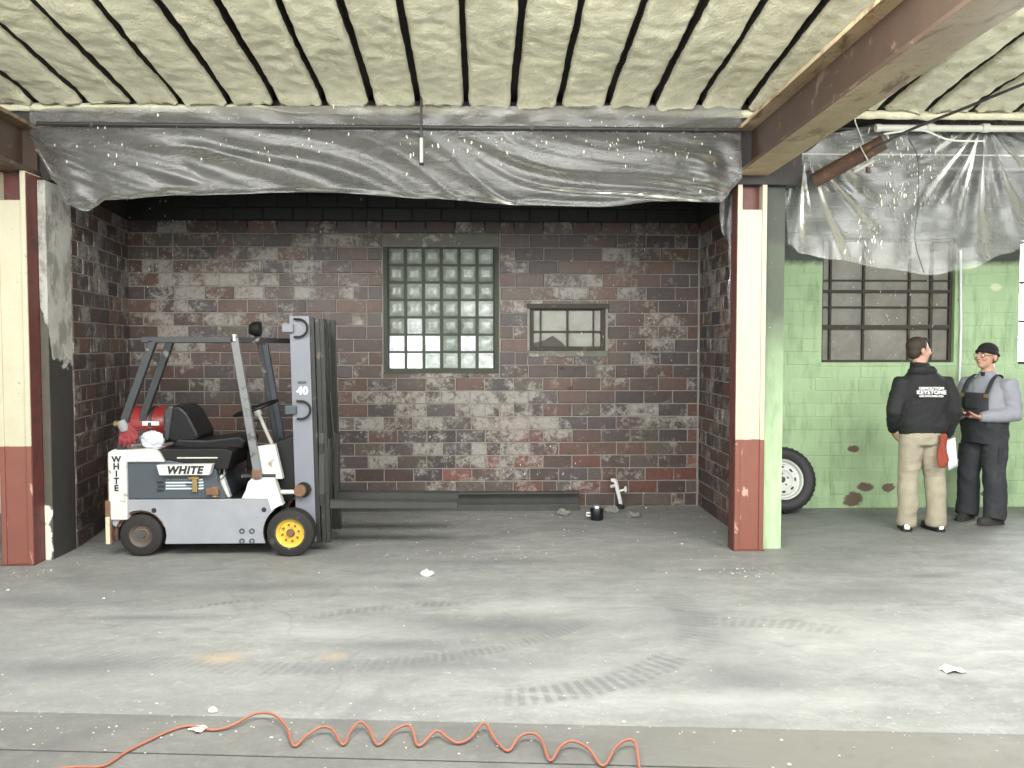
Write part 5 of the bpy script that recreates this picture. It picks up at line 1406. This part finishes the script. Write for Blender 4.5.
rim = wheel_part('rim', MB().lathe([(.208, -.082), (.212, -.070), (.190, -.060), (.178, -.02), (.165, -.015), (.150, -.045), (.10, -.055), (.07, -.035), (.0001, -.03), (.0001, .0), (.17, .02), (.208, .07)], (0, 0, 0), 'y', 40, False), M['rim'], SWH)
for k in range(8):
    a = 2 * math.pi * k / 8
    wheel_part('slot', MB().ball((.125 * math.cos(a), -.050, .125 * math.sin(a)), (.012, .006, .022), 10, 6, Matrix.Rotation(-a, 3, 'Y')), M['ink'], rim)
for k in range(5):
    a = 2 * math.pi * k / 5 + .3
    wheel_part('lug_hole', MB().ball((.06 * math.cos(a), -.036, .06 * math.sin(a)), (.010, .006, .010), 8, 6), M['ink'], rim)
wheel_part('hub_hole', MB().lathe([(.0001, -.034), (.032, -.034), (.032, -.02), (.0001, -.02)], (0, 0, 0), 'y', 16, False), M['ink'], rim)
SWH.location.y = 8.79

# ------------------------------------------------------------------ wall bits
cd_ = empty('wall_conduit', (4.98, 8.93, 0), 'thin pale vertical conduit on green wall between the two men', 'pipe')
MB().tube([at_y(960.5, 250, 8.96), at_y(961, 330, 8.96), at_y(958.5, 420, 8.96)], .012, 10).build('pipe', M['paper'], cd_, smooth=True)
for b in (300, 380): p = at_y(961, b, 8.975); MB().box(p, (.05, .03, .02)).build('strap', M['white_pipe'], cd_)
for i, (a, b) in enumerate(((562, 367), (576, 367.5), (570, 387.5))):
    p = at_y(a, b, YW); bo_ = empty('wall_anchor', (p.x, YW, p.z), ('left', 'right', 'lowest')[i] + ' of three rusty anchor bolts under the small window', 'anchor', 'rusty anchor bolts')
    MB().lathe([(.0001, -.04), (.012, -.04), (.012, .02), (.0001, .02)], (p.x, YW - .005, p.z), 'y', 8, False).build('stud', M['dark_pipe'], bo_)
    MB().lathe([(.012, -.022), (.026, -.022), (.026, -.010), (.012, -.010)], (p.x, YW - .005, p.z), 'y', 6).build('nut', M['rust'], bo_)
# capped water standpipe at the foot of the wall
sp = empty('standpipe', (1.33, 9.06, 0), 'white painted water standpipe with tap handle against the brick wall', 'tap')
M['sp_white'] = surf('chipped_white_pipe', (.68, .67, .66), .5, 0, .15, 12, wear=(.2, .18, .16), wamt=.4)
MB().tube(smooth_curve([at_y(621, 509, 9.08), at_y(620, 500, 9.08), at_y(617.5, 490, 9.08), at_y(616, 483, 9.08), at_y(614.5, 480.5, 9.08), at_y(611, 480.5, 9.08)]), .021, 12).build('riser', M['sp_white'], sp, smooth=True)
a = at_y(617.5, 491.5, 9.08); b = at_y(625.5, 489.5, 9.06)
MB().tube([a, b], .012, 8).build('valve_stem', M['sp_white'], sp); MB().lathe([(.012, -.008), (.034, -.008), (.034, .008), (.012, .008)], b, 'x', 14).build('hand_wheel', M['sp_white'], sp)
a = at_y(611, 486.5, 9.05); MB().tube([a, at_y(615.5, 485.5, 9.08)], .016, 8).build('spout', M['sp_white'], sp)
MB().lathe([(.0001, 0), (.065, 0), (.065, .02), (.03, .045), (.0001, .045)], (at_z(621, 511).x, 9.06, 0), 'z', 16, False).build('floor_flange', M['dark_pipe'], sp, smooth=True)
# small dark pot in front of it
pt = empty('metal_pot', (1.12, 8.33, 0), 'small dark metal pot with shiny lid on the floor past the steel bars', 'pot')
c0 = at_z(597.5, 521); pt.location = (c0.x, c0.y + .06, 0); cc = pt.location
MB().lathe([(.0001, 0), (.058, 0), (.066, .015), (.066, .10), (.060, .115), (.05, .12), (.0001, .12)], cc, 'z', 22, False).build('body', surf('dark_pot_metal', (.03, .032, .036), .3, .7, .3), pt, smooth=True)
MB().lathe([(.0001, .12), (.048, .12), (.042, .142), (.0001, .15)], cc, 'z', 18, False).build('lid', surf('shiny_lid', (.45, .47, .5), .25, .8, .2), pt, smooth=True)
MB().tube([cc + Vector((-.06, -.01, .07)), cc + Vector((-.10, -.02, .075)), cc + Vector((-.10, -.02, .045)), cc + Vector((-.062, -.01, .04))], .008, 6).build('handle', M['sp_white'], pt)

# rubble lumps and scraps
def lump(name, p, r, mat, label, cat, seed, sq=.6, group=None):
    m = MB().ball((p.x, p.y, r * sq * .75), (r, r * .8, r * sq), 10, 7); rnd = random.Random(seed)
    for v in m.v:
        v += (v - p).normalized() * noise.noise(v * 30 + Vector((seed, 0, 0))) * r * .45; v.z = max(v.z, .001)
    return tag(m.build(name, mat, None), label, cat, group)
M['crumb'] = surf('dusty_crumbs', (.45, .44, .41), .9, 0, .2, 20)
M['plaster'] = surf('white_plaster', (.74, .73, .68), .85, 0, .12, 20)
M['rubble'] = surf('grey_rubble', (.20, .19, .175), .9, 0, .3, 20)
lump('plaster_lump', at_z(427, 576), .045, M['plaster'], 'white plaster lump alone on the floor in front of the forklift forks', 'rubble', 2)
lump('plaster_lump', at_z(213, 712), .022, M['plaster'], 'white plaster lump on the front joint above the orange hose', 'rubble', 3)
lump('rubble_lump', at_z(612, 513), .07, M['rubble'], 'grey rubble lump left of the white standpipe base', 'rubble', 5)
lump('rubble_lump', at_z(634, 517), .08, M['rubble'], 'grey rubble lump right of the white standpipe base', 'rubble', 6, .35)
lump('rubble_lump', at_z(562, 515), .07, M['rubble'], 'grey rubble lump on the floor near the end of the steel bars', 'rubble', 7, .4)
def scrap(c, r, label, seed, mat, name='paper_scrap'):
    m = MB(); n = 12; rnd = random.Random(seed)
    ring = [(r * rnd.uniform(.5, 1.2) * math.cos(2 * math.pi * i / n), r * .8 * rnd.uniform(.4, 1.2) * math.sin(2 * math.pi * i / n)) for i in range(n)]
    m.v = [Vector((c.x + a, c.y + b, .002 + rnd.uniform(.0, r * .25))) for a, b in ring] + [Vector((c.x, c.y, r * .25))] + [Vector((c.x + a * .5, c.y + b * .5, rnd.uniform(.003, r * .22))) for a, b in ring]
    m.f = [(i, (i + 1) % n, n + 1 + (i + 1) % n, n + 1 + i) for i in range(n)] + [(n + 1 + i, n + 1 + (i + 1) % n, n) for i in range(n)]
    o = m.build(name, mat, None); o.modifiers.new('thickness', 'SOLIDIFY').thickness = .002
    return tag(o, label, 'scrap')
scrap(at_z(951, 671), .075, 'crumpled white scrap on the bare floor at right', 4, M['paper'])
scrap(at_z(199, 730), .05, 'small pale scrap touching the orange hose', 9, surf('pale_scrap', (.55, .50, .43), .8))

# crumbs: past counting
rnd = random.Random(77); cr = MB()
for _ in range(650):
    k = rnd.random()
    if k < .28: p = at_z(rnd.uniform(0, 1024), rnd.gauss(722, 12))
    elif k < .45: p = Vector((rnd.uniform(-3.2, 2.2), 9.15 - min(.3, abs(rnd.gauss(0, .08))), 0))
    elif k < .55: p = Vector((rnd.uniform(2.6, 5.6), 8.97 - abs(rnd.gauss(0, .08)), 0))
    elif k < .72: p = at_z(rnd.uniform(330, 740), rnd.uniform(515, 560))
    elif k < .80: p = at_z(rnd.choice((20, 740)) + rnd.gauss(0, 20), rnd.uniform(568, 578))
    else: p = at_z(rnd.uniform(0, 1024), rnd.uniform(515, 768))
    r = rnd.uniform(.002, .0052) * (1.3 if k > .28 else 1) * (1.8 if rnd.random() < .06 else 1)
    cr.ball((p.x, p.y, r * .4), (r * rnd.uniform(.7, 1.5), r, r * .6), 6, 4)
tag(cr.build('floor_crumbs', M['crumb'], None), 'white crumbs of plaster and foam scattered over the floor', 'crumbs', kind='stuff')

# ------------------------------------------------------------------ orange coiled air hose
HP_ = [(48, 770, 0), (75, 767, 0), (103, 766, 0), (126, 752, 0), (150, 740, 0), (172, 730, 0), (190, 726, 0), (213, 730, 0), (233, 725, .3), (254, 714, .8), (272, 714, 1), (286, 726, .6), (294, 746, 0), (306, 736, .4), (321, 727, 1), (333, 730, .8), (343, 745, 0),
       (350, 732, .6), (360, 722, 1), (369, 729, .6), (378, 745, 0), (393, 731, .6), (407, 725, 1), (413, 731, .6), (419, 746, 0), (436, 731, .9), (448, 738, .5), (458, 743, .1), (470, 738, .3), (484, 723, 1), (495, 739, .4), (508, 751, 0), (518, 738, .7), (530, 733, 1), (541, 739, .7), (550, 761, 0), (560, 747, .6), (572, 741, 1), (588, 748, .7), (603, 766, 0), (615, 748, .6), (626, 740, 1), (635, 743, .8), (639, 766, 0), (640, 772, 0)]
hose = [at_z(a, b, .008 + .022 * z) for a, b, z in HP_]
M['hose'] = surf('orange_hose', (.33, .115, .07), .45, 0, .2, 5, wear=(.30, .12, .08), wamt=.35)
tag(MB().tube(smooth_curve(hose, 5), .0062, 8).build('air_hose', M['hose'], None, smooth='all'), 'orange coiled air hose lying along the front joint', 'hose')
